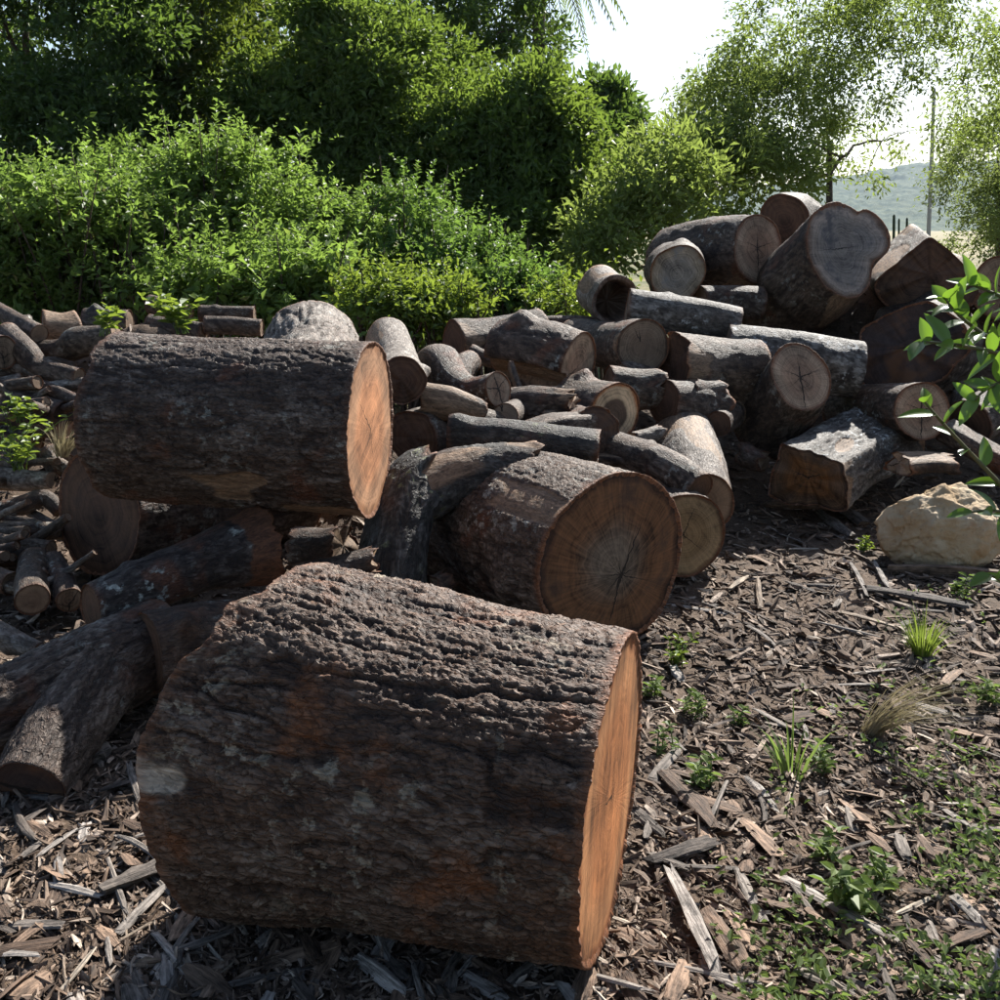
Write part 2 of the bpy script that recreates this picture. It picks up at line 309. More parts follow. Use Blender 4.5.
def axis_coords(lo, hi, step, far_lo, far_hi, g=1.16):
    c = list(np.arange(lo, hi + 1e-6, step))
    s, v = step, hi
    while v < far_hi: s *= g; v += s; c.append(v)
    s, v = step, lo; pre = []
    while v > far_lo: s *= g; v -= s; pre.append(v)
    return np.array(pre[::-1] + c)
def build_ground():
    xs = axis_coords(-2.6, 2.9, 0.025, -1800, 1800, 1.2); ys = axis_coords(1.5, 7.2, 0.025, -60, 2600, 1.2)
    X, Y = np.meshgrid(xs, ys); H = gh(X, Y)
    p = np.stack([X.ravel(), Y.ravel(), np.zeros(X.size)], 1)
    near = np.exp(-np.clip(np.hypot(X, Y - 3) - 5, 0, None) / 3).ravel()
    d1, d2, cid = worley(p * np.array([11, 16, 1]) + (fbm(p * 6, 2, 3) * 2)[:, None], 4)
    lump = sst(0.0, 0.4, d2 - d1) * (0.3 + 0.7 * cid) * 0.010 + (fbm(p * 42, 3, 9) - 0.5) * 0.026
    Z = H.ravel() + lump * near
    V = np.stack([X.ravel(), Y.ravel(), Z], 1)
    ny, nx = X.shape; i = np.arange(ny * nx).reshape(ny, nx)
    F = np.stack([i[:-1, :-1].ravel(), i[:-1, 1:].ravel(), i[1:, 1:].ravel(), i[1:, :-1].ravel()], 1)
    N = NT('mulch_ground'); c = N.objco(); x, y, z = N.sep(c)
    n1 = N.noise(c, 9, 5, 0.65); n2 = N.noise(c, 55, 5, 0.7); n3 = N.noise(c, 1.2, 3); n4 = N.noise(N.vscale(c, (1, 0.3, 1)), 160, 3, 0.7)
    col = N.mix(N.ss(0.3, 0.72, N.add(N.mul(n1, 0.5), N.mul(n2, 0.5))), (0.042, 0.028, 0.019), (0.155, 0.106, 0.072))
    col = N.mix(N.mul(N.ss(0.56, 0.66, n4), 0.55), col, (0.15, 0.11, 0.08))
    gr = N.mix(N.ss(0.35, 0.7, N.noise(c, 2.2, 5, 0.7)), (0.045, 0.075, 0.018), (0.24, 0.19, 0.09))
    dry = N.mix(N.ss(0.35, 0.65, N.noise(c, 3, 6, 0.75)), (0.10, 0.095, 0.035), (0.24, 0.19, 0.085))
    gr = N.mix(N.mul(N.ss(4.5, 7.0, x), N.ss(15, 19, y)), gr, dry)
    col = N.mix(N.ss(9.9, 11.2, N.add(y, N.mul(n3, 1.5))), col, gr)
    nr = N.bump(N.add(N.mul(n2, 0.7), N.mul(n4, 0.5)), 0.012, 0.9)
    m = N.done(N.principled(col, 0.85, 0.2, nr))
    tag(add('ground', mesh_np('ground', V, F), m), kind='structure')
build_ground()

def build_hill():
    xs = np.linspace(-60, 1260, 300); ys = np.linspace(0, 1, 105)
    X, U = np.meshgrid(xs, ys); X = X / 3
    p = np.stack([X.ravel() / 60, U.ravel() * 4, np.zeros(X.size)], 1)
    ridge = 9 + 29 * sst(0, 300, X.ravel()) + 16 * np.exp(-((X.ravel() + 80) / 120) ** 2) + (fbm(p, 5, 2) - 0.5) * 14
    rough = (fbm(np.stack([X.ravel() / 7, U.ravel() * 30, p[:, 2]], 1), 3, 8) - 0.5) * 4
    Yv = 380 + 260 * U.ravel()
    q3 = np.stack([X.ravel(), Yv, p[:, 2]], 1); w1, w2, cc_ = worley(q3 * np.array([.36, .30, 1]), 5)
    Z = -2 + ridge * sst(0, 0.9, U.ravel()) ** 0.8 + rough * U.ravel() + (1 - w1) * (0.9 + 1.2 * cc_)
    V = np.stack([X.ravel() * 3, Yv * 3, Z * 3], 1)
    ny, nx = X.shape; i = np.arange(ny * nx).reshape(ny, nx)
    F = np.stack([i[:-1, :-1].ravel(), i[:-1, 1:].ravel(), i[1:, 1:].ravel(), i[1:, :-1].ravel()], 1)
    N = NT('wooded_hill'); c = N.objco()
    v = N.vor(c, 0.22, 'F1'); n = N.noise(c, 0.06, 5, 0.65)
    col = N.mix(N.ss(0.35, 0.65, n), (0.028, 0.055, 0.022), (0.085, 0.105, 0.045))
    nr = N.bump(N.noise(c, 0.8, 4), 1.0, 1.0)
    tag(add('hill', mesh_np('hill', V, F), N.done(N.principled(col, 0.9, 0.1, nr))), kind='structure')
build_hill()

# ================================================================== VEGETATION
def unit(v): return v / np.maximum(np.linalg.norm(v, axis=-1, keepdims=True), 1e-9)
def leaf_mesh(name, pos, d, n, L, W, lv, fold=0.25, hexa=False):
    """one folded leaf per row: pos base, d along, n blade normal"""
    d = unit(d); s = unit(np.cross(d, n)); n = np.cross(s, d)
    L = np.asarray(L)[:, None]; W = np.asarray(W)[:, None]; k = len(pos)
    if hexa:
        pts = [pos, pos + d * L * 0.35 + s * W * 0.5 + n * W * fold, pos + d * L * 0.72 + s * W * 0.38 + n * W * fold * 0.6, pos + d * L - n * L * 0.12,
               pos + d * L * 0.72 - s * W * 0.38 + n * W * fold * 0.6, pos + d * L * 0.35 - s * W * 0.5 + n * W * fold]
        V = np.stack(pts, 1).reshape(-1, 3); b = (np.arange(k) * 6)[:, None]
        F = np.concatenate([b + np.array([[0, 1, 2, 3]]), b + np.array([[0, 3, 4, 5]])], 0); q = 6
    else:
        pts = [pos, pos + d * L * 0.45 + s * W * 0.5 + n * W * fold, pos + d * L - n * L * 0.1, pos + d * L * 0.45 - s * W * 0.5 + n * W * fold]
        V = np.stack(pts, 1).reshape(-1, 3); b = (np.arange(k) * 4)[:, None]
        F = np.concatenate([b + np.array([[0, 1, 2]]), b + np.array([[0, 2, 3]])], 0); q = 4
    return mesh_np(name, V, F, {'lv': np.repeat(lv, q)}, smooth=False)

def simple_tube(paths, sides=6):
    """paths: list of (pts (n,3), radii (n)) -> V,F,bc"""
    Vs, Fs, Bs, o = [], [], [], 0
    th = np.arange(sides) * 2 * np.pi / sides
    for pts, rad in paths:
        pts = np.asarray(pts, float); rad = np.asarray(rad, float); n = len(pts)
        T = unit(np.gradient(pts, axis=0)); ref = np.array([0.31, 0.2, 0.93]) if abs(T[0, 2]) < 0.8 else np.array([1.0, 0.1, 0])
        e1 = unit(np.cross(T, ref)); e2 = np.cross(e1, T)
        ring = pts[:, None] + rad[:, None, None] * (np.cos(th)[None, :, None] * e1[:, None] + np.sin(th)[None, :, None] * e2[:, None])
        s = np.concatenate([[0], np.cumsum(np.linalg.norm(np.diff(pts, axis=0), axis=1))])
        bc = np.stack([np.repeat(s, sides), (rad[:, None] * np.cos(th)).ravel(), (rad[:, None] * np.sin(th)).ravel()], 1)
        i = np.arange(n * sides).reshape(n, sides) + o; j = np.roll(i, -1, 1)
        Fs.append(np.stack([i[:-1].ravel(), j[:-1].ravel(), j[1:].ravel(), i[1:].ravel()], 1))
        Vs.append(ring.reshape(-1, 3)); Bs.append(bc); o += n * sides
    return np.concatenate(Vs), np.concatenate(Fs), np.concatenate(Bs)
def tube_obj(name, paths, mat, parent, origin, sides=6):
    V, F, B = simple_tube(paths, sides); z = np.zeros(len(V))
    return add(name, mesh_np(name, V - origin, F, {'bc': B, 'h': z + 0.6, 'rim': z, 'bare': z}), mat, parent)
def bez(a, b, c, n=8):
    t = np.linspace(0, 1, n)[:, None]; return (1 - t) ** 2 * a + 2 * t * (1 - t) * b + t * t * c

LF_DARK = leaf_mat('leaf_dark_green', (0.028, 0.058, 0.018), (0.07, 0.112, 0.032), (0.17, 0.17, 0.045), 0.40, (0.19, 0.30, 0.04))
LF_MID = leaf_mat('leaf_mid_green', (0.042, 0.08, 0.022), (0.10, 0.148, 0.038), (0.21, 0.20, 0.05), 0.42, (0.26, 0.37, 0.045))
LF_YEL = leaf_mat('leaf_yellow_green', (0.045, 0.08, 0.018), (0.10, 0.13, 0.026), (0.22, 0.16, 0.03), 0.40, (0.22, 0.29, 0.03))
LF_BUSH = leaf_mat('leaf_bush', (0.078, 0.128, 0.034), (0.178, 0.228, 0.062), (0.20, 0.12, 0.06), 0.42, (0.34, 0.52, 0.08), rough=0.5, spec=0.28, c2_at=0.93)
LF_BUSHD = leaf_mat('leaf_bush_dense', (0.045, 0.10, 0.03), (0.11, 0.175, 0.045), (0.20, 0.17, 0.06), 0.38, (0.26, 0.42, 0.06), rough=0.5, spec=0.28)
LF_LIME = leaf_mat('leaf_lime', (0.07, 0.125, 0.03), (0.135, 0.19, 0.05), None, 0.42, (0.32, 0.42, 0.04), rough=0.4)
LF_AIRY = leaf_mat('leaf_airy', (0.08, 0.12, 0.036), (0.145, 0.18, 0.055), (0.20, 0.20, 0.065), 0.46, (0.34, 0.44, 0.08), rough=0.5)
LF_PALE = leaf_mat('leaf_pale', (0.10, 0.145, 0.05), (0.17, 0.21, 0.08), None, 0.4, (0.32, 0.40, 0.10), rough=0.5)

def crown_points(rs, E, n, rough=0.28, shell=0.5, seed=0, nl=11, lsz=1.0):
    """clumps on the skins of lobes that bulge from ellipsoids E=[(c, radii, weight)]: uneven outline, dark hollows between lobes"""
    out, cen, lid, lobes = [], [], [], []
    w = np.array([e[2] for e in E], float); w /= w.sum()
    for (c, rad, _), q in zip(E, w):
        k = int(round(q * n)); m = max(4, int(round(q * nl * len(E)))); c = np.array(c); rad = np.array(rad)
        d = unit(rs.normal(size=(m, 3)) + np.array([0, -.25, .25])); lc = c + d * rad * (0.52 + rough * (rs.rand(m) - .4))[:, None]; lr = (0.34 + 0.22 * rs.rand(m)) * lsz
        j = rs.randint(0, m, k); d2 = unit(rs.normal(size=(k, 3)) + d[j] * 0.7 + np.array([0, 0, .35])); u = shell + (1 - shell) * rs.rand(k) ** 0.5
        out.append(lc[j] + d2 * rad * (lr[j] * u * 1.15)[:, None]); cen.append(lc[j]); lid.append(j + len(lobes)); lobes += list(lc)
    return np.concatenate(out), np.concatenate(cen), np.concatenate(lid), np.array(lobes)
def tree(name, label, E, base, mat, seed, clumps=150, per=120, cl=0.45, L=0.11, W=0.05, trunk=0.16, limbs=26, bark=None, group=None, rough=0.28, shell=0.5, up=0.5, fork=0.35, droop=0.0, cat='tree', nl=11, lsz=1.0, ttop=1.0):
    """E: ellipsoids in world metres; base: foot of the trunk"""
    rs = np.random.RandomState(seed); base = np.array(base, float)
    root = tag(empty(name, base), label, cat, group)
    C, cc, lid, LC = crown_points(rs, E, clumps, rough, shell, seed, nl, lsz)
    C[:, 2] = np.maximum(C[:, 2], base[2] + 0.15)
    k = len(C); sz = cl * (0.55 + 0.9 * rs.rand(k)); cnt = np.maximum((per * (sz / cl) ** 2).astype(int), 6)
    idx = np.repeat(np.arange(k), cnt); m = len(idx)
    g = rs.normal(size=(m, 3)) * np.array([0.55, 0.55, 0.34]); pos = C[idx] + g * sz[idx][:, None]
    # twigs: leaves string along short lines so that the clump reads as sprays
    spr = rs.randint(0, 9, m); sd = unit(rs.normal(size=(k, 9, 3)) + unit(C - cc)[:, None, :] * 0.9)
    along = rs.rand(m) ** 0.7
    pos = 0.3 * pos + 0.7 * (C[idx] + sd[idx, spr] * (along * sz[idx] * 1.15)[:, None] + rs.normal(size=(m, 3)) * 0.05)
    pos[:, 2] = np.maximum(pos[:, 2], base[2] + 0.05)
    d = unit(sd[idx, spr] * 0.8 + rs.normal(size=(m, 3)) * 0.7 + np.array([0, 0, -droop]))
    nn = unit(rs.normal(size=(m, 3)) * 0.75 + np.array([0, 0, up]) + unit(pos - cc[idx]) * 0.4)
    ll = L * (0.6 + 0.8 * rs.rand(m))
    lv = np.clip(0.25 * rs.rand(k)[idx] + 0.75 * rs.rand(m), 0, 1)
    add('crown', leaf_mesh('crown', pos - base, d, nn, ll, ll * W / L, lv), mat, root)
    ctr = np.array(E[0][0]); top = base + (ctr + np.array([0, 0, E[0][1][2] * 0.4]) - base) * ttop; fk = base + (top - base) * fork
    paths = []
    mid = base + (fk - base) * 0.5 + rs.normal(size=3) * 0.08
    n = 10; tp = bez(base - np.array([0, 0, 0.2]), mid, top, n); paths.append((tp, np.linspace(trunk, trunk * 0.25, n)))
    prim = {}      # limbs fork from the nearest limb already grown, thinner each time
    pool_p = [tp[i] for i in range(int(fork * (n - 1)), n - 1)]; pool_r = list(np.interp(range(int(fork * (n - 1)), n - 1), range(n), np.linspace(trunk, trunk * .25, n)))
    for j in np.argsort(np.linalg.norm(LC - fk, axis=1)):
        lc = LC[j]; pa = np.array(pool_p); dd = np.linalg.norm(pa - lc, axis=1) + np.where(pa[:, 2] > lc[2] + .1, .8, 0) + rs.rand(len(pa)) * .15
        q = int(np.argmin(dd)); st = pa[q]; r0 = min(pool_r[q] * .72, trunk * .6); ln = np.linalg.norm(lc - st)
        md = (st + lc) / 2 + np.array([0, 0, 0.14 * ln]) + rs.normal(size=3) * .09 * ln
        pth = bez(st, md, lc, 9) + np.concatenate([[np.zeros(3)], rs.normal(size=(7, 3)) * .02 * ln, [np.zeros(3)]]); rr = np.linspace(r0, r0 * .4, 9)
        prim[j] = (np.concatenate([pth[:1], pth]), r0); paths.append((pth, rr)); pool_p += list(pth[2:]); pool_r += list(rr[2:])
    for j in rs.permutation(k)[:limbs * 3]:
        pp, r0 = prim[lid[j]]; st = pp[rs.randint(5, 10)]; e = C[j] + rs.normal(size=3) * cl * .3
        paths.append((bez(st, (st + e) / 2 + rs.normal(size=3) * .08 + np.array([0, 0, .08]), e, 6), np.linspace(r0 * .32, r0 * .08, 6)))
    tube_obj('trunk', paths, bark or BK_GREY, root, base)
    return root
def ell(px, py, t, rx, ry, rz, w=1.0):
    return (P(px, py, t), (rpx(rx, t), rpx(ry, t), rpx(rz, t)), w)
def foot(px, t):
    p = P(px, 300, t); return (p[0], p[1], gz(p[0], p[1]) - 0.03)

TB = 'broad leafy trees behind the bushes'
tree('broad_tree', 'darkest broadleaf tree, behind the left end of the bright bushes', [ell(30, 70, 15, 150, 140, 130), ell(90, 190, 14.4, 120, 100, 110, .8)], foot(40, 15), LF_DARK, 1, 200, 260, .55, .10, .048, group=TB)
tree('broad_tree', 'broad tree with yellowing leaf tips between two darker trees', [ell(205, 60, 16.5, 110, 110, 120), ell(215, 150, 16, 100, 90, 80, .6)], foot(205, 16.5), LF_YEL, 2, 150, 250, .55, .11, .05, group=TB)
tree('broad_tree', 'dense rounded tree with sunlit shoulder rising above the bright bushes', [ell(385, 95, 15.5, 105, 110, 85), ell(400, 185, 15, 110, 90, 75, .8), ell(300, 150, 15.5, 70, 80, 80, .5)], foot(385, 15.5), LF_MID, 3, 230, 270, .52, .10, .047, group=TB)
tree('broad_tree', 'tall dark tree far behind, its top above all other crowns', [ell(300, -10, 21, 170, 120, 130), ell(130, -30, 21, 150, 110, 120, .8)], foot(310, 21), LF_DARK, 4, 230, 150, .75, .18, .08, trunk=.22, group=TB)
tree('broad_tree', 'open crowned tall tree with sky gaps beside the palm', [ell(475, 25, 19, 60, 60, 55), ell(520, 25, 19.5, 45, 50, 38, .7), ell(440, 60, 19, 60, 60, 50, .7)], foot(480, 19), LF_DARK, 5, 110, 85, .42, .11, .05, trunk=.18, limbs=40, group=TB, rough=.45)
tree('broad_tree', 'mid green tree with yellowish top at the right end of the bushes', [ell(520, 165, 14.5, 68, 75, 75), ell(545, 225, 14, 60, 60, 55, .6), ell(480, 190, 14.5, 60, 60, 70, .5)], foot(520, 14.5), LF_MID, 6, 170, 250, .48, .10, .046, group=TB)
tree('broad_tree', 'small dark round tree against the white sky', [ell(598, 150, 21, 42, 50, 52), ell(570, 190, 20, 50, 50, 60, .8)], foot(595, 21), LF_DARK, 7, 100, 120, .52, .17, .075, group=TB)
tree('scrub_tree', 'low light green scrub tree behind the hollow log', [ell(655, 205, 12.5, 55, 60, 50), ell(615, 235, 12, 42, 50, 40, .7), ell(700, 175, 13.5, 50, 60, 40, .6), ell(770, 185, 14, 55, 50, 36, .6)], foot(660, 12.5), LF_AIRY, 8, 170, 85, .42, .095, .04, trunk=.07, limbs=40, bark=BK_DARK)
tree('feathery_tree', 'airy fine leaved tree with fanning stems behind the log pile', [ell(830, 45, 15, 115, 110, 70), ell(760, 115, 14.5, 95, 90, 55, .7), ell(930, 95, 15, 95, 90, 70, .8), ell(900, 10, 15.5, 90, 90, 45, .5), ell(738, 85, 14.5, 52, 70, 38, .4), ell(715, 155, 14, 55, 60, 36, .4)], foot(828, 15), LF_AIRY, 9, 340, 95, .38, .075, .028, trunk=.12, limbs=50, bark=BK_DARK, rough=.5, shell=.5, fork=.45, droop=.35, nl=11, lsz=.9, ttop=.6)
tree('pale_bush', 'rounded pale green bush beside the utility pole', [ell(995, 180, 18, 55, 60, 62), ell(1040, 200, 17, 70, 60, 80, .8)], foot(1000, 18), LF_PALE, 10, 150, 130, .42, .08, .03, trunk=.08, cat='bush')

# ---- bushes: shoots with leaves along them
def bush(name, label, E, mat, seed, shoots=420, per=26, slen=0.5, L=0.075, W=0.036, group=None, upw=0.55, inner=0.35):
    rs = np.random.RandomState(seed); c0 = np.array(E[0][0]); base = np.array([c0[0], c0[1], gz(c0[0], c0[1])])
    root = tag(empty(name, base), label, 'bush', group)
    C, cc, lid, LC = crown_points(rs, E, shoots, 0.5, 0.6, seed, 12); C[:, 2] = np.maximum(C[:, 2], base[2] + 0.08)
    k = len(C); out = unit(C - cc + np.array([0, 0, 0.2]))
    k1 = fbm(C * 1.1 + seed, 2, 9); C = cc + (C - cc) * (0.72 + 0.62 * k1)[:, None]; C[:, 2] = np.maximum(C[:, 2], base[2] + 0.08)
    sd = unit(out * 0.7 + np.array([0, 0, upw]) + rs.normal(size=(k, 3)) * 0.45); ln = slen * (0.5 + 0.9 * rs.rand(k) ** 2)
    idx = np.repeat(np.arange(k), per); m = len(idx); f = np.tile(np.linspace(0.0, 1, per), k) + rs.normal(size=m) * 0.03
    bend = rs.normal(size=(k, 3)) * 0.25 - np.array([0, 0, 0.15])
    pos = C[idx] + sd[idx] * (f * ln[idx])[:, None] + bend[idx] * (f * f * ln[idx])[:, None]
    side = unit(np.cross(sd, rs.normal(size=(k, 3)))); s2 = np.cross(sd, side)
    ph = np.tile(np.arange(per) * 2.4, k) + rs.rand(m); rad = np.cos(ph)[:, None] * side[idx] + np.sin(ph)[:, None] * s2[idx]
    d = unit(rad + sd[idx] * (0.35 + 0.5 * f)[:, None] + rs.normal(size=(m, 3)) * 0.2)
    nn = unit(sd[idx] * 0.6 + np.array([0, 0, 0.6]) + rs.normal(size=(m, 3)) * 0.35)
    ll = L * (0.55 + 0.6 * rs.rand(m)) * (1.1 - 0.45 * f)
    lv = np.clip(0.55 * rs.rand(k)[idx] + 0.45 * rs.rand(m), 0, 1)
    # inner leaves fill the body
    q = int(m * inner); jj = rs.randint(0, k, q); p2 = cc[jj] + (C[jj] - cc[jj]) * (0.35 + 0.6 * rs.rand(q))[:, None] + rs.normal(size=(q, 3)) * 0.12
    p2[:, 2] = np.maximum(p2[:, 2], base[2] + 0.04)
    pos = np.concatenate([pos, p2]); d = np.concatenate([d, unit(rs.normal(size=(q, 3)))]); nn = np.concatenate([nn, unit(rs.normal(size=(q, 3)) * 0.6 + np.array([0, 0, 0.7]))])
    ll = np.concatenate([ll, L * (0.8 + 0.5 * rs.rand(q))]); lv = np.concatenate([lv, rs.rand(q)])
    add('foliage', leaf_mesh('foliage', pos - base, d, nn, ll, ll * W / L, lv), mat, root)
    paths = []
    for j in rs.permutation(k)[:60]:
        s = cc[j] * np.array([1, 1, 0]) + np.array([rs.normal() * 0.15, rs.normal() * 0.15, base[2] - 0.05]); e = C[j] + sd[j] * ln[j] * 0.9
        paths.append((bez(s, (s + C[j]) / 2 + np.array([0, 0, 0.25]), e, 8), np.linspace(0.018, 0.004, 8)))
    tube_obj('stems', paths, BK_BROWN, root, base, 5)
    return root
BB = 'bright green bushes behind the wood pile'
bush('leafy_bush', 'large leaved bright bush behind the pile of branches', [ell(75, 262, 9.6, 100, 90, 70), ell(0, 290, 9.4, 80, 70, 65, .6)], LF_BUSH, 21, 520, 26, .46, .09, .048, BB)
bush('leafy_bush', 'tallest bright bush, its crest tinged with red tips', [ell(205, 215, 10.6, 90, 90, 72), ell(150, 255, 10, 80, 70, 65, .6)], LF_BUSH, 22, 560, 26, .46, .085, .045, BB)
bush('leafy_bush', 'bright bush with one upright shoot standing above its crest', [ell(310, 258, 10.4, 80, 85, 60), ell(270, 280, 9.8, 80, 70, 42, .6)], LF_BUSH, 23, 480, 26, .42, .085, .044, BB)
bush('vine_bush', 'dense dark small leaved bush covered with vines', [ell(410, 262, 10.2, 68, 80, 58), ell(465, 290, 9.8, 48, 60, 45, .7)], LF_BUSHD, 24, 520, 24, .32, .07, .042, BB)
bush('vine_bush', 'low dark bush trailing down beside the grey knobbly log', [ell(520, 308, 9.6, 45, 60, 28), ell(490, 312, 9.2, 45, 50, 30, .7)], LF_BUSHD, 25, 300, 24, .3, .07, .042, BB)
bush('lime_shrub', 'low lime green shrub just behind the log with a square cut end', [ell(380, 312, 8.3, 60, 50, 26), ell(440, 312, 8.5, 50, 50, 24, .8)], LF_LIME, 26, 240, 20, .26, .07, .036, BB)
bush('lime_shrub', 'low lime green shrub between hollow log and dark vine bush', [ell(560, 314, 9.0, 42, 50, 18), ell(598, 306, 9.6, 32, 50, 20, .7)], LF_LIME, 27, 170, 20, .22, .06, .03, BB)
bush('leafy_bush', 'low bright bush in front of the tallest bush', [ell(215, 300, 9.0, 85, 60, 30), ell(290, 300, 8.8, 60, 50, 26, .6)], LF_BUSH, 28, 230, 24, .42, .10, .05, BB)

# upright shoot
def shoot(label, base, tip, n, L, W, mat, seed, name='leafy_shoot', cat='plant', r=0.007):
    rs = np.random.RandomState(seed); base = np.array(base, float); tip = np.array(tip, float)
    root = tag(empty(name, base), label, cat)
    md = (base + tip) / 2 + rs.normal(size=3) * 0.03; pth = bez(base, md, tip, 12)
    tube_obj('stem', [(pth, np.linspace(r, r * 0.4, 12))], BK_BROWN, root, base, 6)
    f = np.sort(0.2 + 0.8 * rs.rand(n)); pos = np.stack([np.interp(f, np.linspace(0, 1, 12), pth[:, k]) for k in range(3)], 1)
    ph = np.arange(n) * 2.4; ax = unit(tip - base); e1 = unit(np.cross(ax, [0.2, 1, 0.1])); e2 = np.cross(ax, e1)
    d = np.cos(ph)[:, None] * e1 + np.sin(ph)[:, None] * e2 + ax * 0.7
    ll = L * (0.7 + 0.5 * rs.rand(n))
    add('leaves', leaf_mesh('leaves', pos - base, d, ax + rs.normal(size=(n, 3)) * 0.2, ll, ll * W / L, rs.rand(n), hexa=True), mat, root)
b0 = P(300, 225, 10.2); shoot('single upright leafy shoot sticking out above the bushes', b0, P(300, 130, 10.2), 34, .12, .05, LF_BUSH, 31)

# palm: crown just above the frame, drooping frond tips in view
def palm():
    base = np.array(foot(530, 20)); top = P(538, -38, 20)
    root = tag(empty('palm_tree', base), 'tall palm whose drooping frond tips hang beside the open crown', 'palm')
    md = (base + top) / 2 + np.array([0.15, 0, 0]); tube_obj('trunk', [(bez(base, md, top, 14), np.linspace(.16, .11, 14))], BK_GREY, root, base, 10)
    rs = np.random.RandomState(77)
    for k in range(16):
        a = k * 2 * np.pi / 16 + rs.rand() * 0.2; el = 0.25 + 0.5 * rs.rand(); ln = 1.7 + 0.5 * rs.rand()
        dr = np.array([math.cos(a) * math.cos(el), math.sin(a) * math.cos(el), math.sin(el)])
        q = np.linspace(0, 1, 28)[:, None]; pts = top + dr * ln * q + np.array([0, 0, -2.1]) * q ** 2
        tg = unit(np.gradient(pts, axis=0)); sd = unit(np.cross(tg, [0, 0, 1]))
        pos = np.concatenate([pts[3:], pts[3:]]); m = len(pos); sgn = np.repeat([1, -1], m // 2)[:, None]
        tt = np.concatenate([tg[3:], tg[3:]]); ss = np.concatenate([sd[3:], sd[3:]]) * sgn
        d = ss * 0.8 + tt * 0.7 + np.array([0, 0, -0.45]); ll = 0.36 * np.concatenate([np.sin(np.linspace(.5, 2.9, m // 2))] * 2)
        me = leaf_mesh('frond', pos - base, d, np.tile([0, 0, 1.0], (m, 1)), ll, np.full(m, .035), rs.rand(m))
        fr = add('frond', me, LF_YEL, root)
        tube_obj('frond_rib', [(pts, np.linspace(.02, .005, 28))], BK_BROWN, fr, base, 5)
palm()

# utility pole and fence posts on the dry rise
def pole():
    N = NT('weathered_concrete'); c = N.objco(); m = N.done(N.principled(N.mix(N.noise(c, 6, 4), (0.28, 0.27, 0.25), (0.42, 0.41, 0.39)), 0.8, 0.2))
    b = P(930, 232, 30); b[2] = gz(b[0], b[1]); top = P(934, 92, 30)
    root = tag(empty('utility_pole', b), 'slender grey utility pole in front of the hazy hill', 'pole')
    V, F, B = simple_tube([(np.array([b - [0, 0, .3], (b + top) / 2, top]), np.array([.06, .054, .045]))], 12); add('shaft', mesh_np('shaft', V - b, F), m, root)
    V, F, B = simple_tube([(np.array([top - [0, 0, .02], top + [0, 0, .06], top + [0, 0, .12]]), np.array([.05, .045, .01]))], 12); add('cap', mesh_np('cap', V - b, F), m, root)
pole()
N = NT('green_post_paint'); MPOST = N.done(N.principled(N.mix(N.noise(N.objco(), 9, 3), (0.02, 0.035, 0.02), (0.05, 0.07, 0.035)), 0.8, 0.2))
for k, (px, y0, y1, lb) in enumerate([(894, 216, 236, 'short dark fence post, thickest of the three on the dry rise'), (899, 220, 237, 'dark fence post in the middle of the three on the dry rise'), (907, 219, 232, 'dark fence post standing apart from its two neighbours on the dry rise')]):
    b = P(px, y1 + 6, 22); tp = P(px, y0, 22); w = (.03, .022, .025)[k]
    b[2] = gz(b[0], b[1]) - 0.1
    V, F, B = simple_tube([(np.array([b, (b + tp) / 2 + [.01, 0, 0], tp, tp + [0, 0, .03]]), np.array([w, w, w * .95, w * .2]))], 8)
    tag(add('fence_post', mesh_np('fence_post', V - b, F), MPOST, None, b), lb, 'post', 'fence posts on the dry rise')

# ================================================================== LOGS
def bark_height(bc, plate=0.026, fiss=1.0, seed=0):
    """0..1 relief of scaly bark on unrolled log coordinates (metres)"""
    o = np.array([seed * 1.37, seed * 0.71, seed * 2.3])
    p = bc + o
    w = np.stack([fbm(p * 16 + 3.1 * k, 3, 40 + k) - 0.5 for k in range(3)], 1) * 2.6
    q = p * np.array([1 / (plate * 2.3), 1 / plate, 1 / plate]) + w
    d1, d2, cid = worley(q, 7)
    e = sst(0.0, 0.17, d2 - d1) * (0.35 + 0.65 * cid) - 0.25 * np.clip(d1 - 0.35, 0, 1)
    g1, g2, c2 = worley(q * 2.3 + 5.5, 17)
    e2 = sst(0.0, 0.25, g2 - g1) * (0.3 + 0.7 * c2)
    n = vnoise(p * np.array([3.0, 19, 19]) + w * 0.2, 11); f = 1 - sst(0.0, 0.07, np.abs(n - 0.5))
    n2 = vnoise(p * np.array([8, 42, 42]) + w * 0.25, 12); f2 = 1 - sst(0.0, 0.09, np.abs(n2 - 0.5))
    fine = fbm(p * np.array([60, 110, 110]), 3, 5); mid = fbm(p * np.array([14, 42, 42]), 3, 6)
    h = 0.30 * e + 0.16 * e2 + 0.45 * mid + 0.30 * fine + 0.02 - fiss * (0.40 * f + 0.18 * f2)
    return np.clip(h, -0.25, 1.0)

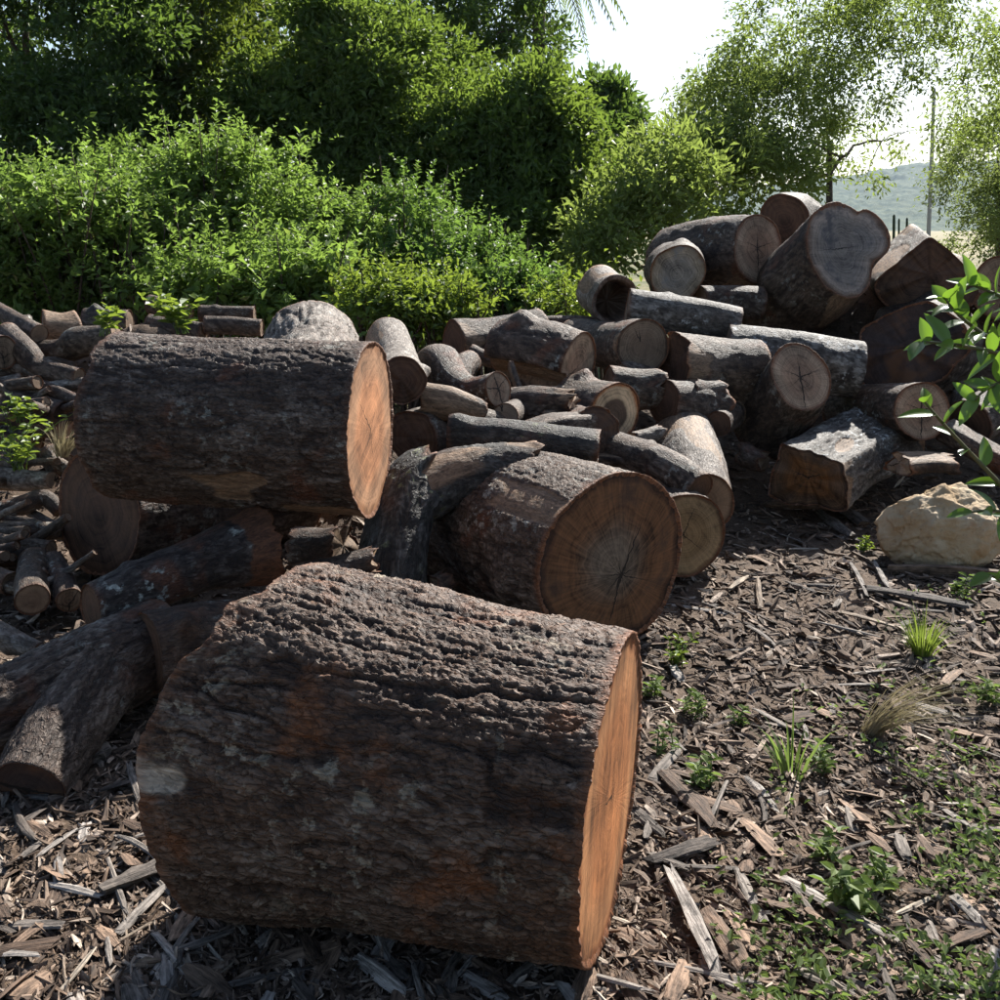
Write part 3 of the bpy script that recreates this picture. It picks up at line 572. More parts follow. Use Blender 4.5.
def circ(th): return np.ones_like(th), np.zeros_like(th)
def clip(planes, base=1.0):
    """section cut by half-planes (angle, distance, bare)"""
    def f(th):
        r = np.full_like(th, base); b = np.zeros_like(th); sm = r ** -14.0
        for a, d, bare in planes:
            c = np.cos(th - a); q = np.where(c > 0.05, d / np.maximum(c, 0.05), 9.0)
            b = np.where(q < r, bare, b); r = np.minimum(r, q); sm = sm + q ** -14.0
        return sm ** (-1 / 14.0), b
    return f
def lobes(cs):
    def f(th):
        r = np.zeros_like(th)
        for cx, cy, R0 in cs:
            c = cx * np.cos(th) + cy * np.sin(th); disc = R0 * R0 - (cx * cx + cy * cy) + c * c
            q = np.where(disc > 0, c + np.sqrt(np.maximum(disc, 0)), 0); r = np.maximum(r, q)
        return r, np.zeros_like(th)
    return f
def notch(a, w, d, bare=1.0):
    def f(th):
        x = np.abs((th - a + np.pi) % (2 * np.pi) - np.pi); k = 1 - sst(w * 0.75, w, x)
        return 1 - d * k, k * bare
    return f

def crom(pts, vals, n):
    pts = np.asarray(pts, float); m = len(pts)
    if m == 2:
        t = np.linspace(0, 1, n)[:, None]; return pts[0] * (1 - t) + pts[1] * t, vals[0] * (1 - t[:, 0]) + vals[1] * t[:, 0]
    P0 = np.concatenate([[2 * pts[0] - pts[1]], pts, [2 * pts[-1] - pts[-2]]]); sl = np.linalg.norm(np.diff(pts, axis=0), axis=1)
    cum = np.concatenate([[0], np.cumsum(sl)]) / sl.sum(); u = np.linspace(0, 1, n); i = np.clip(np.searchsorted(cum, u, 'right') - 1, 0, m - 2)
    t = ((u - cum[i]) / (cum[i + 1] - cum[i]))[:, None]; a, b, c, d = P0[i], P0[i + 1], P0[i + 2], P0[i + 3]
    out = 0.5 * (2 * b + (c - a) * t + (2 * a - 5 * b + 4 * c - d) * t ** 2 + (3 * b - a - 3 * c + d) * t ** 3)
    return out, np.interp(u, cum, vals)

def log_geo(pts, rad, ds, seed, sec=circ, plate=0.026, depth=0.011, lump=0.05, offA=None, offB=None, rimA=0.5, rimB=0.5, knots=(), fiss=1.0, bare_fn=None, twist=0.0, hollowA=0.0, oor=0.022):
    """returns bark (V,F,attrs) and two faces"""
    rs = np.random.RandomState(seed)
    L = np.linalg.norm(np.diff(np.asarray(pts, float), axis=0), axis=1).sum()
    n = max(int(L / ds), 8) + 1; C, Rr = crom(pts, np.asarray(rad, float), n); r0 = float(np.mean(Rr))
    ns = int(np.clip(2 * np.pi * r0 / ds, 24, 760)); th = np.arange(ns) * 2 * np.pi / ns
    T = unit(np.gradient(C, axis=0))
    up = np.array([0, 0, 1.0]) if abs(T[0, 2]) < 0.85 else np.array([0, 1.0, 0])
    e2 = unit(up - T[0] * (T[0] @ up)); E1, E2 = [], []
    for t in T:
        e2 = unit(e2 - t * (t @ e2)); E2.append(e2); E1.append(np.cross(t, e2))
    E1, E2 = np.array(E1), np.array(E2)
    if twist:
        a = np.linspace(0, twist, n)[:, None]; E1, E2 = E1 * np.cos(a) + E2 * np.sin(a), E2 * np.cos(a) - E1 * np.sin(a)
    s = np.linspace(0, L, n); Sg, Tg = np.meshgrid(s, th, indexing='ij'); f = Sg / L
    sf, sb = sec(th); Rb = Rr[:, None] * sf[None]
    bc = np.stack([Sg.ravel(), (Rr[:, None] * np.cos(Tg)).ravel(), (Rr[:, None] * np.sin(Tg)).ravel()], 1)
    big = (fbm(bc * np.array([1.6, 3.2, 3.2]) + seed * 5.1, 3, 21) - 0.5).reshape(n, ns)
    med = (fbm(bc * np.array([5, 9, 9]) + seed * 3.3, 2, 22) - 0.5).reshape(n, ns)
    R1 = Rb * (1 + lump * 2.0 * big + lump * 0.6 * med)
    for ks, ka, kr, kh in knots:     # swellings: position 0..1, angle, radius m, height m
        dd = ((Sg - ks * L) / kr) ** 2 + ((((Tg - ka + np.pi) % (2 * np.pi)) - np.pi) * r0 / kr) ** 2
        R1 = R1 + kh * np.exp(-dd)
    ph = rs.uniform(0, 6.28, 3); R1 = R1 * (1 + oor * (np.cos(2 * Tg + ph[0]) + .7 * np.cos(3 * Tg + ph[1]) + .5 * np.cos(5 * Tg + ph[2] + 2 * f)))
    h = bark_height(bc, plate, fiss, seed).reshape(n, ns)
    bare = np.broadcast_to(sb[None], (n, ns)).copy()
    if bare_fn is not None: bare = np.maximum(bare, bare_fn(f, Tg, big))
    endk = 0.25 + 0.75 * sst(0.0, 0.05, np.minimum(Sg, L - Sg)); depth = depth * endk
    R2 = R1 + depth * (h - 0.75) * (1 - 0.85 * np.clip(bare, 0, 1)) - depth * 0.9 * np.clip(bare, 0, 1)
    oA = offA(th) if offA is not None else np.zeros(ns); oB = offB(th) if offB is not None else np.zeros(ns)
    jit = (fbm(np.stack([np.cos(th) * r0 * 60, np.sin(th) * r0 * 60, np.zeros(ns) + seed], 1), 3, 31) - 0.5) * 0.012
    shift = (oA + jit)[None] * (1 - f) ** 2 + (oB - jit)[None] * f ** 2
    V = C[:, None] + R2[..., None] * (np.cos(Tg)[..., None] * E1[:, None] + np.sin(Tg)[..., None] * E2[:, None]) + T[:, None] * shift[..., None]
    rwid = 0.012 + 0.03 * (fbm(np.stack([np.cos(th) * r0 * 22, np.sin(th) * r0 * 22, np.zeros(ns) + seed + 4], 1), 3, 33))
    rim = np.maximum(np.clip(1 - Sg / rwid[None], 0, 1) * rimA, np.clip(1 - (L - Sg) / rwid[None], 0, 1) * rimB)
    rows, rimr, hr, br, bcr = [V[i] for i in range(n)], [rim[i] for i in range(n)], [h[i] for i in range(n)], [bare[i] for i in range(n)], list(bc.reshape(n, ns, 3))
    def fold(i, sign, off, hollow, rv):
        seq = [(0.985, 0.0), (0.955, 0.004), (0.90, 0.012)] if not hollow else [(0.97, 0.0), (0.86, 0.004), (0.80, 0.03), (0.74, hollow * 0.5), (0.66, hollow), (0.02, hollow * 1.02)]
        out = []
        for k, ins in seq:
            d = np.cos(th)[:, None] * E1[i] + np.sin(th)[:, None] * E2[i]
            base = R2[i] if k > 0.96 else R1[i]
            out.append(C[i] + (base * k)[:, None] * d + T[i] * ((off + sign * ins)[:, None] + (jit if k > .95 else jit * 0)[:, None] * sign))
        return out
    fa, fb = fold(0, 1, oA, hollowA, rimA), fold(n - 1, -1, oB, 0, rimB)
    RW = [fa[::-1], rows, fb]; allr = fa[::-1] + rows + fb; na, nb = len(fa), len(fb)
    z = np.ones(ns)
    rimall = [z * (0.95 if rimA > 0 else 0.3)] * na + rimr + [z * (0.95 if rimB > 0 else 0.3)] * nb
    if hollowA: rimall[:na] = [z * 0.35] * na
    hall = [hr[0]] * na + hr + [hr[-1]] * nb; ball = [z * 0] * na + br + [z * 0] * nb; bcall = [bcr[0] + np.array([-.02 * k, 0, 0]) for k in range(na, 0, -1)] + bcr + [bcr[-1]] * nb
    VV = np.concatenate(allr); m = len(allr); i = np.arange(m * ns).reshape(m, ns); j = np.roll(i, -1, 1)
    F = np.stack([i[:-1].ravel(), i[1:].ravel(), j[1:].ravel(), j[:-1].ravel()], 1)[:, ::-1]
    A = {'bc': np.concatenate(bcall) + np.array([seed * .37, 0, 0]), 'h': np.concatenate(hall), 'rim': np.clip(np.concatenate(rimall), 0, 1), 'bare': np.concatenate(ball)}
    faces = []
    for e, sign, off in ((0, 1, oA), (n - 1, -1, oB)):
        if e == 0 and hollowA: continue
        g = max(2, ns // 160); t2 = th[::g]; rr = R1[e][::g] * 0.963; of = off[::g]; k = 6; m2 = len(t2)
        q = np.linspace(0, 1, k + 1)[1:]
        d = np.cos(t2)[:, None] * E1[e] + np.sin(t2)[:, None] * E2[e]
        com = of.mean()
        pv, fcv, rn = [C[e] + T[e] * (com + sign * 0.005)], [np.zeros(3)], [0.0]
        for u in q:
            rr_ = rr * u; o_ = com + (of - com) * u
            pv += list(C[e] + rr_[:, None] * d + T[e] * (o_ + sign * 0.005)[:, None]); fcv += list(np.stack([rr_ * np.cos(t2), rr_ * np.sin(t2), np.zeros(m2)], 1)); rn += [u] * m2
        a0 = 1 + np.arange(m2); tri = np.stack([np.zeros(m2, int), a0, np.roll(a0, -1)], 1)
        gi = (1 + np.arange(k * m2)).reshape(k, m2); gj = np.roll(gi, -1, 1)
        quad = np.stack([gi[:-1].ravel(), gi[1:].ravel(), gj[1:].ravel(), gj[:-1].ravel()], 1)
        if sign > 0: tri, quad = tri[:, ::-1], quad[:, ::-1]
        faces.append((np.array(pv), [tri, quad], {'fc': np.array(fcv), 'rn': np.array(rn)}))
    return (VV, F, A), faces

LOGS = {}
def log(name, label, spec, bark, faces, cat='log', seed=None, px_ds=2.75, group=None, limbs=(), world=False, **kw):
    """spec: [(px, py, t, radius_px), ...] along the axis; faces: materials of both ends"""
    seed = seed if seed is not None else len(LOGS) + 3
    def conv(sp):
        return np.array([P(a[0], a[1], a[2]) for a in sp]), np.array([rpx(a[3], a[2]) for a in sp])
    if len(spec) == 2:
        a, b = spec; r2 = np.random.RandomState(seed + 900); k = 0.16 * (a[3] + b[3]) / 2
        spec = [a, ((a[0] + b[0]) / 2 + r2.uniform(-k, k), (a[1] + b[1]) / 2 + r2.uniform(-k, k), (a[2] + b[2]) / 2, (a[3] + b[3]) / 2 * r2.uniform(.93, 1.06)), b]
    kw.setdefault('lump', 0.12 if cat != 'branch' else 0.16)
    r3 = np.random.RandomState(seed + 333)
    if 'bare_fn' not in kw and cat in ('log', 'branch') and r3.rand() < .6:
        th0 = r3.uniform(.10, .17); kw['bare_fn'] = lambda f, T, b: sst(th0, th0 + .05, b)
    if 'knots' not in kw and cat in ('log', 'branch') and r3.rand() < .7:
        rr_ = rpx(spec[0][3], spec[0][2]); kw['knots'] = [(r3.uniform(.15, .85), r3.uniform(0, 6.28), rr_ * r3.uniform(.25, .45), rr_ * r3.uniform(.12, .35)) for _ in range(r3.randint(1, 4))]
    pts, rad = conv(spec); tm = min(a[2] for a in spec); ds = max(px_ds * tm / FPX, 0.0042)
    rm = float(np.mean(rad))
    kw.setdefault('plate', float(np.clip(rm * 0.10, 0.012, 0.022))); kw.setdefault('depth', float(np.clip(rm * 0.04, 0.004, 0.012)))
    (V, F, A), fs = log_geo(pts, rad, ds, seed, **kw)
    org = np.array([pts[:, 0].mean(), pts[:, 1].mean(), V[:, 2].min()])
    root = tag(empty(name, org), label, cat, group)
    if limbs:
        Vs, Fs, As, o = [V], [F], [A], len(V)
        for k, (sp, lk) in enumerate(limbs):
            p2, r2 = conv(sp); r2m = float(np.mean(r2)); lk = dict(lk); fm = lk.pop('face', None)
            lk.setdefault('plate', float(np.clip(r2m * 0.12, 0.014, 0.028))); lk.setdefault('depth', float(np.clip(r2m * 0.04, 0.004, 0.012)))
            (V2, F2, A2), f2 = log_geo(p2, r2, ds, seed + 50 + k, **lk)
            Vs.append(V2); Fs.append(F2 + o); As.append(A2); o += len(V2)
            if fm is not None: add('cut_face', mesh_np('cut_face', f2[-1][0] - org, f2[-1][1], f2[-1][2]), fm, root)
        V = np.concatenate(Vs); F = np.concatenate(Fs); A = {k: np.concatenate([a[k] for a in As]) for k in A}
    add('bark', mesh_np('bark', V - org, F, A), bark, root)
    rv = np.random.RandomState(seed + 77); faces = tuple((V_MID[rv.randint(6)] if f is FC_MID else V_TAN[rv.randint(4)] if f is FC_PALE else f) for f in faces)
    if kw.get('hollowA'): faces = faces[1:]
    for (fv, ff, fa), fm in zip(fs, faces):
        if fm is not None: add('cut_face', mesh_np('cut_face', fv - org, ff, fa), fm, root)
    LOGS[label] = root
    return root
def tilt(a, d):      # slanted saw cut: shift d metres at angle a, -d opposite
    return lambda th: d * np.cos(th - a)
def ragged(amp, seed):
    return lambda th: amp * 2 * (fbm(np.stack([np.cos(th) * 3.2, np.sin(th) * 3.2, np.zeros_like(th) + seed], 1), 4, seed) - 0.5)

# ---- foreground
def l1_end(th):
    a = (th + np.pi) % (2 * np.pi) - np.pi
    o = 0.035 * sst(0.75, 0.95, a) * (1 - sst(2.4, 2.7, a)) + 0.05 * sst(1.15, 1.3, a) * (1 - sst(2.2, 2.6, a))
    o = o - 0.035 * np.exp(-((a - 0.30) / 0.22) ** 2) + 0.03 * sst(-.2, -1.2, a)
    return o + ragged(0.03, 3)(th)
def l1_bare(f, T, big):
    a = (T + np.pi) % (2 * np.pi) - np.pi
    return (1 - sst(0.02, 0.13, f + big * 0.35)) * np.exp(-((a - 0.30 - big * 1.1) / 0.13) ** 2) * 1.1
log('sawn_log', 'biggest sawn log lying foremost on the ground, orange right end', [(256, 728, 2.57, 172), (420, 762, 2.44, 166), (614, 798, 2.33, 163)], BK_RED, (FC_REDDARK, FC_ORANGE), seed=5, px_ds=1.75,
    offA=l1_end, offB=tilt(1.0, -0.012), rimB=0.9, depth=0.019, plate=0.018, lump=0.05, bare_fn=l1_bare, fiss=1.15, knots=[(0.12, 1.3, 0.16, 0.03), (0.1, -0.9, 0.2, 0.02)])
log('sawn_log', 'big dark log raised on other logs, pale orange sunlit end', [(121, 416, 4.13, 86), (250, 424, 4.06, 88), (372, 430, 4.0, 90)], BK_DARK, (FC_REDDARK, FC_ORANGE2), seed=8, px_ds=1.7,
    offA=ragged(0.025, 4), rimB=0.35, depth=0.017, plate=0.021, lump=0.035, fiss=0.7)
log('sawn_log', 'big log with brown star cracked face resting behind the biggest log', [(452, 513, 4.95, 68), (530, 532, 4.5, 82), (614, 562, 4.05, 92)], BK_GREY, (FC_MID, FC_BROWN), seed=11, px_ds=1.7, rimB=1.0, depth=0.014, lump=0.035, plate=0.024)
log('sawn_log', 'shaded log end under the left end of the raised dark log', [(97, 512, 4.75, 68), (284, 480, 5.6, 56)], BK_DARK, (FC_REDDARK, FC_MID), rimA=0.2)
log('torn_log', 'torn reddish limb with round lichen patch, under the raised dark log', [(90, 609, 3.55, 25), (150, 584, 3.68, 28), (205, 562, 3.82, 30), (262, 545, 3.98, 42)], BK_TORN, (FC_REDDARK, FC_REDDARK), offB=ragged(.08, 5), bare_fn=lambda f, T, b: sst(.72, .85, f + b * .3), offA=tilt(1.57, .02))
log('forked_log', 'dark Y shaped fork with rough bark lying on grey bark strips', [(165, 636, 3.6, 44), (100, 668, 3.4, 50), (0, 712, 3.2, 47), (-70, 730, 3.1, 46)], BK_DARK, (FC_MID, FC_MID), depth=.014,
    limbs=[([(112, 662, 3.42, 42), (82, 705, 3.25, 42), (52, 750, 3.1, 43), (28, 792, 2.96, 40)], {'face': FC_DARK, 'depth': .014, 'rimB': 0.1})])
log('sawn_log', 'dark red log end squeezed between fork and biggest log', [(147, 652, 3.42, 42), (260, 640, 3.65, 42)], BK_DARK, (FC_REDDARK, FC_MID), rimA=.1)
# ---- middle heap
log('torn_log', 'bent torn trunk piece with pale lichen leaning on the star cracked log', [(392, 655, 4.12, 36), (392, 580, 4.2, 37), (400, 520, 4.3, 34), (416, 480, 4.38, 28), (434, 464, 4.4, 18)], BK_MOSS, (FC_MID, FC_REDDARK), offB=ragged(.06, 7), lump=.16, depth=.012, rimB=.9,
    limbs=[([(408, 500, 4.36, 32), (450, 480, 4.42, 30), (492, 472, 4.45, 28), (538, 470, 4.46, 28)], {'face': FC_REDDARK, 'lump': .2, 'depth': .014, 'offB': ragged(.07, 21), 'bare_fn': lambda f, T, b: sst(.05, .3, b * 2 + .15) * sst(-.2, .5, np.sin(T))})])
log('branch_log', 'horizontal mossy branch lying across the star cracked log', [(450, 436, 4.78, 19), (500, 437, 4.75, 18), (560, 445, 4.72, 20), (599, 449, 4.7, 20)], BK_MOSS, (FC_MID, FC_MID), lump=.1, knots=[(.06, 1.2, .06, .03), (.9, .3, .07, .02)])
log('sawn_log', 'log with tan cut face just behind the star cracked one', [(684, 535, 4.75, 45), (612, 492, 5.7, 37)], BK_GREY, (FC_TAN, FC_MID), rimA=.5)
log('branch_log', 'grey bare branch lying on top of the tan faced log', [(699, 491, 4.85, 19), (665, 468, 5.0, 20), (596, 444, 5.4, 19)], BK_GREY, (FC_REDDARK, FC_MID), lump=.08)
log('sawn_log', 'short grey log half in shadow behind the tan faced log', [(684, 436, 5.95, 30), (692, 468, 5.5, 33), (699, 505, 5.15, 35)], BK_PALE, (FC_REDDARK, FC_MID), offA=ragged(.04, 9), rimA=1.0)
log('sawn_log', 'pale log pointing at the bushes beside the pale orange end', [(402, 381, 4.9, 25), (388, 338, 5.8, 21)], BK_PALE, (FC_REDDARK, FC_MID), rimA=.6, offA=ragged(.03, 6))
log('sawn_log', 'furrowed round log rising behind the raised dark log', [(309, 398, 5.0, 50), (312, 347, 6.3, 47)], BK_PALE, (FC_MID, FC_MID), plate=.034, depth=.026, fiss=1.7, bare_fn=lambda f, T, b: b * 0, knots=[])
log('elbow_log', 'elbow shaped limb with small round brown cut end', [(432, 366, 5.72, 20), (440, 366, 5.6, 23), (452, 384, 5.48, 21), (472, 394, 5.38, 18), (499, 389, 5.25, 18)], BK_GREY, (FC_MID, FC_ROSE), lump=.09,
    limbs=[([(455, 380, 5.55, 15), (462, 368, 5.65, 14), (470, 362, 5.75, 12)], {'face': FC_MID})])
log('wood_chunk', 'short torn chunk with pale end below the elbow limb', [(422, 399, 5.05, 17), (450, 404, 5.05, 18), (480, 412, 5.1, 13)], BK_BROWN, (FC_PALE, FC_MID), cat='wood chunk', offA=ragged(.04, 2), offB=ragged(.05, 8), bare_fn=lambda f, T, b: sst(.1, .4, b * 3))
log('wood_chunk', 'dark shaded chunk below the short torn pale ended chunk', [(412, 438, 5.0, 28), (462, 430, 5.4, 27)], BK_DARK, (FC_REDDARK, FC_MID), cat='wood chunk', offA=ragged(.03, 3))
log('sawn_log', 'dark log with square cut end in front of lime shrubs', [(453, 342, 6.6, 22), (540, 327, 6.95, 19)], BK_BROWN, (FC_REDDARK, FC_MID), sec=clip([(2.5, .9, 0), (.9, .92, 0)]))
log('sawn_log', 'knobbly grey log with a step cut tan face', [(578, 367, 5.85, 36), (545, 358, 5.95, 37), (502, 352, 6.1, 32)], BK_GREY, (FC_PALE, FC_MID), sec=notch(-2.55, .55, .35), rimA=.6, lump=.07, plate=.035, depth=.014)
log('branch_log', 'grey limb with torn tip between elbow limb and sapwood ring log', [(500, 407, 5.55, 20), (535, 404, 5.45, 19), (574, 402, 5.35, 13)], BK_GREY, (FC_MID, FC_PALE), offB=ragged(.06, 4), bare_fn=lambda f, T, b: sst(.75, .9, f + b) * sst(0, .5, np.sin(T)))
log('branch_log', 'small stub with oval brown end tucked below the elbow limb', [(504, 418, 5.15, 14), (520, 410, 5.5, 13)], BK_BROWN, (FC_MID, FC_MID), offA=tilt(1.2, .03))
log('split_stick', 'thin orange split stick standing between elbow limb and knobbly log', [(510, 366, 5.75, 8), (520, 396, 5.6, 9)], BK_BROWN, (FC_PALE, FC_PALE), cat='split wood', sec=clip([(0.0, .3, 1.0), (3.14, .35, 0), (-1.2, .5, 1.0)]))
log('sawn_log', 'log with bright orange sapwood crescent around a dark core', [(614, 417, 5.5, 35), (566, 407, 5.75, 32)], BK_BROWN, (FC_SAP, FC_MID), rimA=1.0, offA=tilt(1.57, -.02))
log('wood_chunk', 'dark rounded bark knob in front of the orange sapwood crescent', [(597, 431, 5.2, 25), (570, 430, 5.5, 26)], BK_GREY, (FC_REDDARK, FC_MID), cat='wood chunk', lump=.12, offA=ragged(.04, 11))
log('wood_chunk', 'flat grey slab wedged behind the mossy branch', [(522, 433, 5.0, 15), (556, 424, 5.1, 17), (588, 420, 5.25, 14)], BK_GREY, (FC_MID, FC_MID), cat='wood chunk', sec=clip([(1.57, .55, .0), (-1.57, .6, 0)]))
log('sawn_log', 'medium log with round shaded face and thick dark bark ring', [(643, 347, 6.1, 28), (575, 340, 6.9, 23)], BK_BROWN, (FC_MID, FC_MID), rimA=.15)
log('branch_log', 'thin grey pole lying behind the thick ringed log', [(540, 326, 7.1, 10), (618, 330, 7.0, 11)], BK_GREY, (FC_MID, FC_MID))
log('wood_chunk', 'brown torn chunk with white patch under the thick ringed log', [(606, 386, 5.9, 20), (660, 388, 5.95, 19)], BK_BROWN, (FC_MID, FC_REDDARK), cat='wood chunk', offB=ragged(.06, 12), lump=.12)
log('sawn_log', 'log with torn orange end and sunlit patch beneath the lichen spotted log', [(672, 368, 6.15, 36), (750, 374, 6.35, 36)], BK_BROWN, (FC_REDDARK, FC_MID), rimA=1.0, offA=ragged(.05, 13))
log('wood_chunk', 'dark fringed chunk at the back of the black gap', [(664, 402, 5.85, 22), (716, 408, 6.05, 24)], BK_DARK, (FC_REDDARK, FC_REDDARK), cat='wood chunk', offB=ragged(.05, 14), rimB=1.0)
log('branch_log', 'little dark round log end beside the leaning log', [(718, 424, 5.85, 13), (738, 410, 6.4, 13)], BK_DARK, (FC_REDDARK, FC_MID))
# ---- right pile
log('sawn_log', 'slim log with white lichen spots lying level on the pile', [(627, 307, 6.5, 20), (680, 316, 6.5, 21), (737, 327, 6.5, 21)], BK_LICHEN, (FC_MID, FC_MID), fiss=.5, depth=.004)
log('hollow_log', 'hollow log shell with dark inside beside lichen spotted log', [(614, 303, 6.7, 24), (598, 292, 7.25, 23)], BK_PALE, (None, FC_MID), hollowA=.35, sec=lobes([(0, 0, .95), (.1, .15, .95)]))
log('sawn_log', 'round log with bluish grey cut face next to hollow log', [(677, 274, 7.0, 28), (671, 270, 7.9, 27)], BK_BROWN, (FC_BLUE, FC_MID), rimA=.5)
log('sawn_log', 'thick log with pinkish oval face and black crack, high on the pile', [(758, 248, 7.45, 33), (715, 258, 7.9, 40), (672, 266, 8.35, 36)], BK_GREY, (FC_ROSE, FC_MID), sec=lobes([(0, .15, .9), (0, -.2, .85)]), rimA=.3)
log('sawn_log', 'topmost dark log poking up behind the heart shaped face', [(784, 219, 8.0, 25), (800, 222, 8.5, 26)], BK_DARK, (FC_REDDARK, FC_MID))
log('sawn_log', 'huge log with grey heart shaped cut face propped upwards', [(842, 248, 7.0, 45), (812, 280, 7.3, 46), (776, 316, 7.85, 42)], BK_BROWN, (FC_GREY, FC_MID), sec=lobes([(0, 0, 1.0), (.92, .30, .56)]), offA=tilt(1.57, -.10), depth=.008)
log('sawn_log', 'straight grey log lying level under the heart faced log', [(724, 350, 6.4, 26), (790, 360, 6.4, 28), (857, 370, 6.4, 28)], BK_LICHEN, (FC_MID, FC_MID), fiss=1.2, rimB=.1, depth=.006)
log('sawn_log', 'leaning log with pale round face tipped up in the pile front', [(801, 377, 6.0, 33), (783, 404, 6.2, 35), (763, 430, 6.4, 36)], BK_BROWN, (FC_ROSE, FC_MID), offA=tilt(1.57, -.07), rimA=.3)
log('split_log', 'squared lichened slab log with orange rot in its end', [(808, 478, 5.7, 50), (845, 455, 6.05, 47), (888, 432, 6.45, 44)], BK_LICHEN, (FC_ROT, FC_MID), sec=clip([(1.4, .55, 0), (-1.57, .6, 0), (0.1, .8, 0), (2.8, .78, 0)], 1.02), lump=.14, depth=.02, plate=.03, offA=ragged(.05, 23), rimA=.2, knots=[(.3, 1.2, .12, .03), (.8, .4, .1, .025)])
log('sawn_log', 'log with pale cracked face beside the leafy sprig', [(922, 411, 6.0, 30), (890, 412, 6.35, 30), (846, 412, 6.75, 28)], BK_GREY, (FC_ROSE, FC_MID), rimA=.5, lump=.06)
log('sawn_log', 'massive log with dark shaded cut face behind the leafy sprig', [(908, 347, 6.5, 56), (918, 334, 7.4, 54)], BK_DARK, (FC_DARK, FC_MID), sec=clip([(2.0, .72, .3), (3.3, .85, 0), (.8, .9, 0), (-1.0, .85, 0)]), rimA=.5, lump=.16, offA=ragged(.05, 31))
log('split_log', 'ridge shaped split log at the top right of the pile', [(930, 275, 7.2, 52), (922, 268, 7.6, 52), (912, 262, 8.2, 50)], BK_BROWN, (FC_REDDARK, FC_REDDARK), sec=clip([(.85, .55, .9), (2.35, .6, 0.0), (-1.57, .7, 0)]), offA=ragged(.06, 15), offB=ragged(.08, 16), lump=.06)
log('split_log', 'small split chunk with bright orange broken end above the boulder', [(898, 462, 5.75, 21), (948, 462, 5.85, 18)], BK_BROWN, (FC_PALE, FC_PALE), cat='wood chunk', sec=clip([(1.2, .45, 1.), (2.4, .5, 0), (-1.57, .6, 1.)]), offB=ragged(.09, 17), offA=ragged(.05, 18))
log('branch_log', 'grey flat slab sloping down towards the right of the boulder', [(945, 428, 6.1, 15), (1030, 476, 5.8, 16)], BK_GREY, (FC_MID, FC_MID), sec=clip([(1.57, .6, .0)]))
log('sawn_log', 'dark furrowed log end half hidden behind the leafy sprig', [(968, 424, 6.25, 25), (1040, 398, 6.5, 25)], BK_DARK, (FC_REDDARK, FC_MID))
log('branch_log', 'short grey stub standing between pale cracked face and dark furrowed log', [(966, 386, 6.5, 12), (962, 424, 6.4, 13)], BK_GREY, (FC_MID, FC_MID))
log('sawn_log', 'tan faced log beside the ridge shaped split log', [(1002, 288, 7.05, 30), (1030, 280, 7.8, 30)], BK_BROWN, (FC_ROSE, FC_MID))
log('sawn_log', 'shaded log deep in the pile beneath the bluish faced log', [(700, 302, 7.1, 16), (760, 304, 7.2, 17)], BK_DARK, (FC_MID, FC_MID))
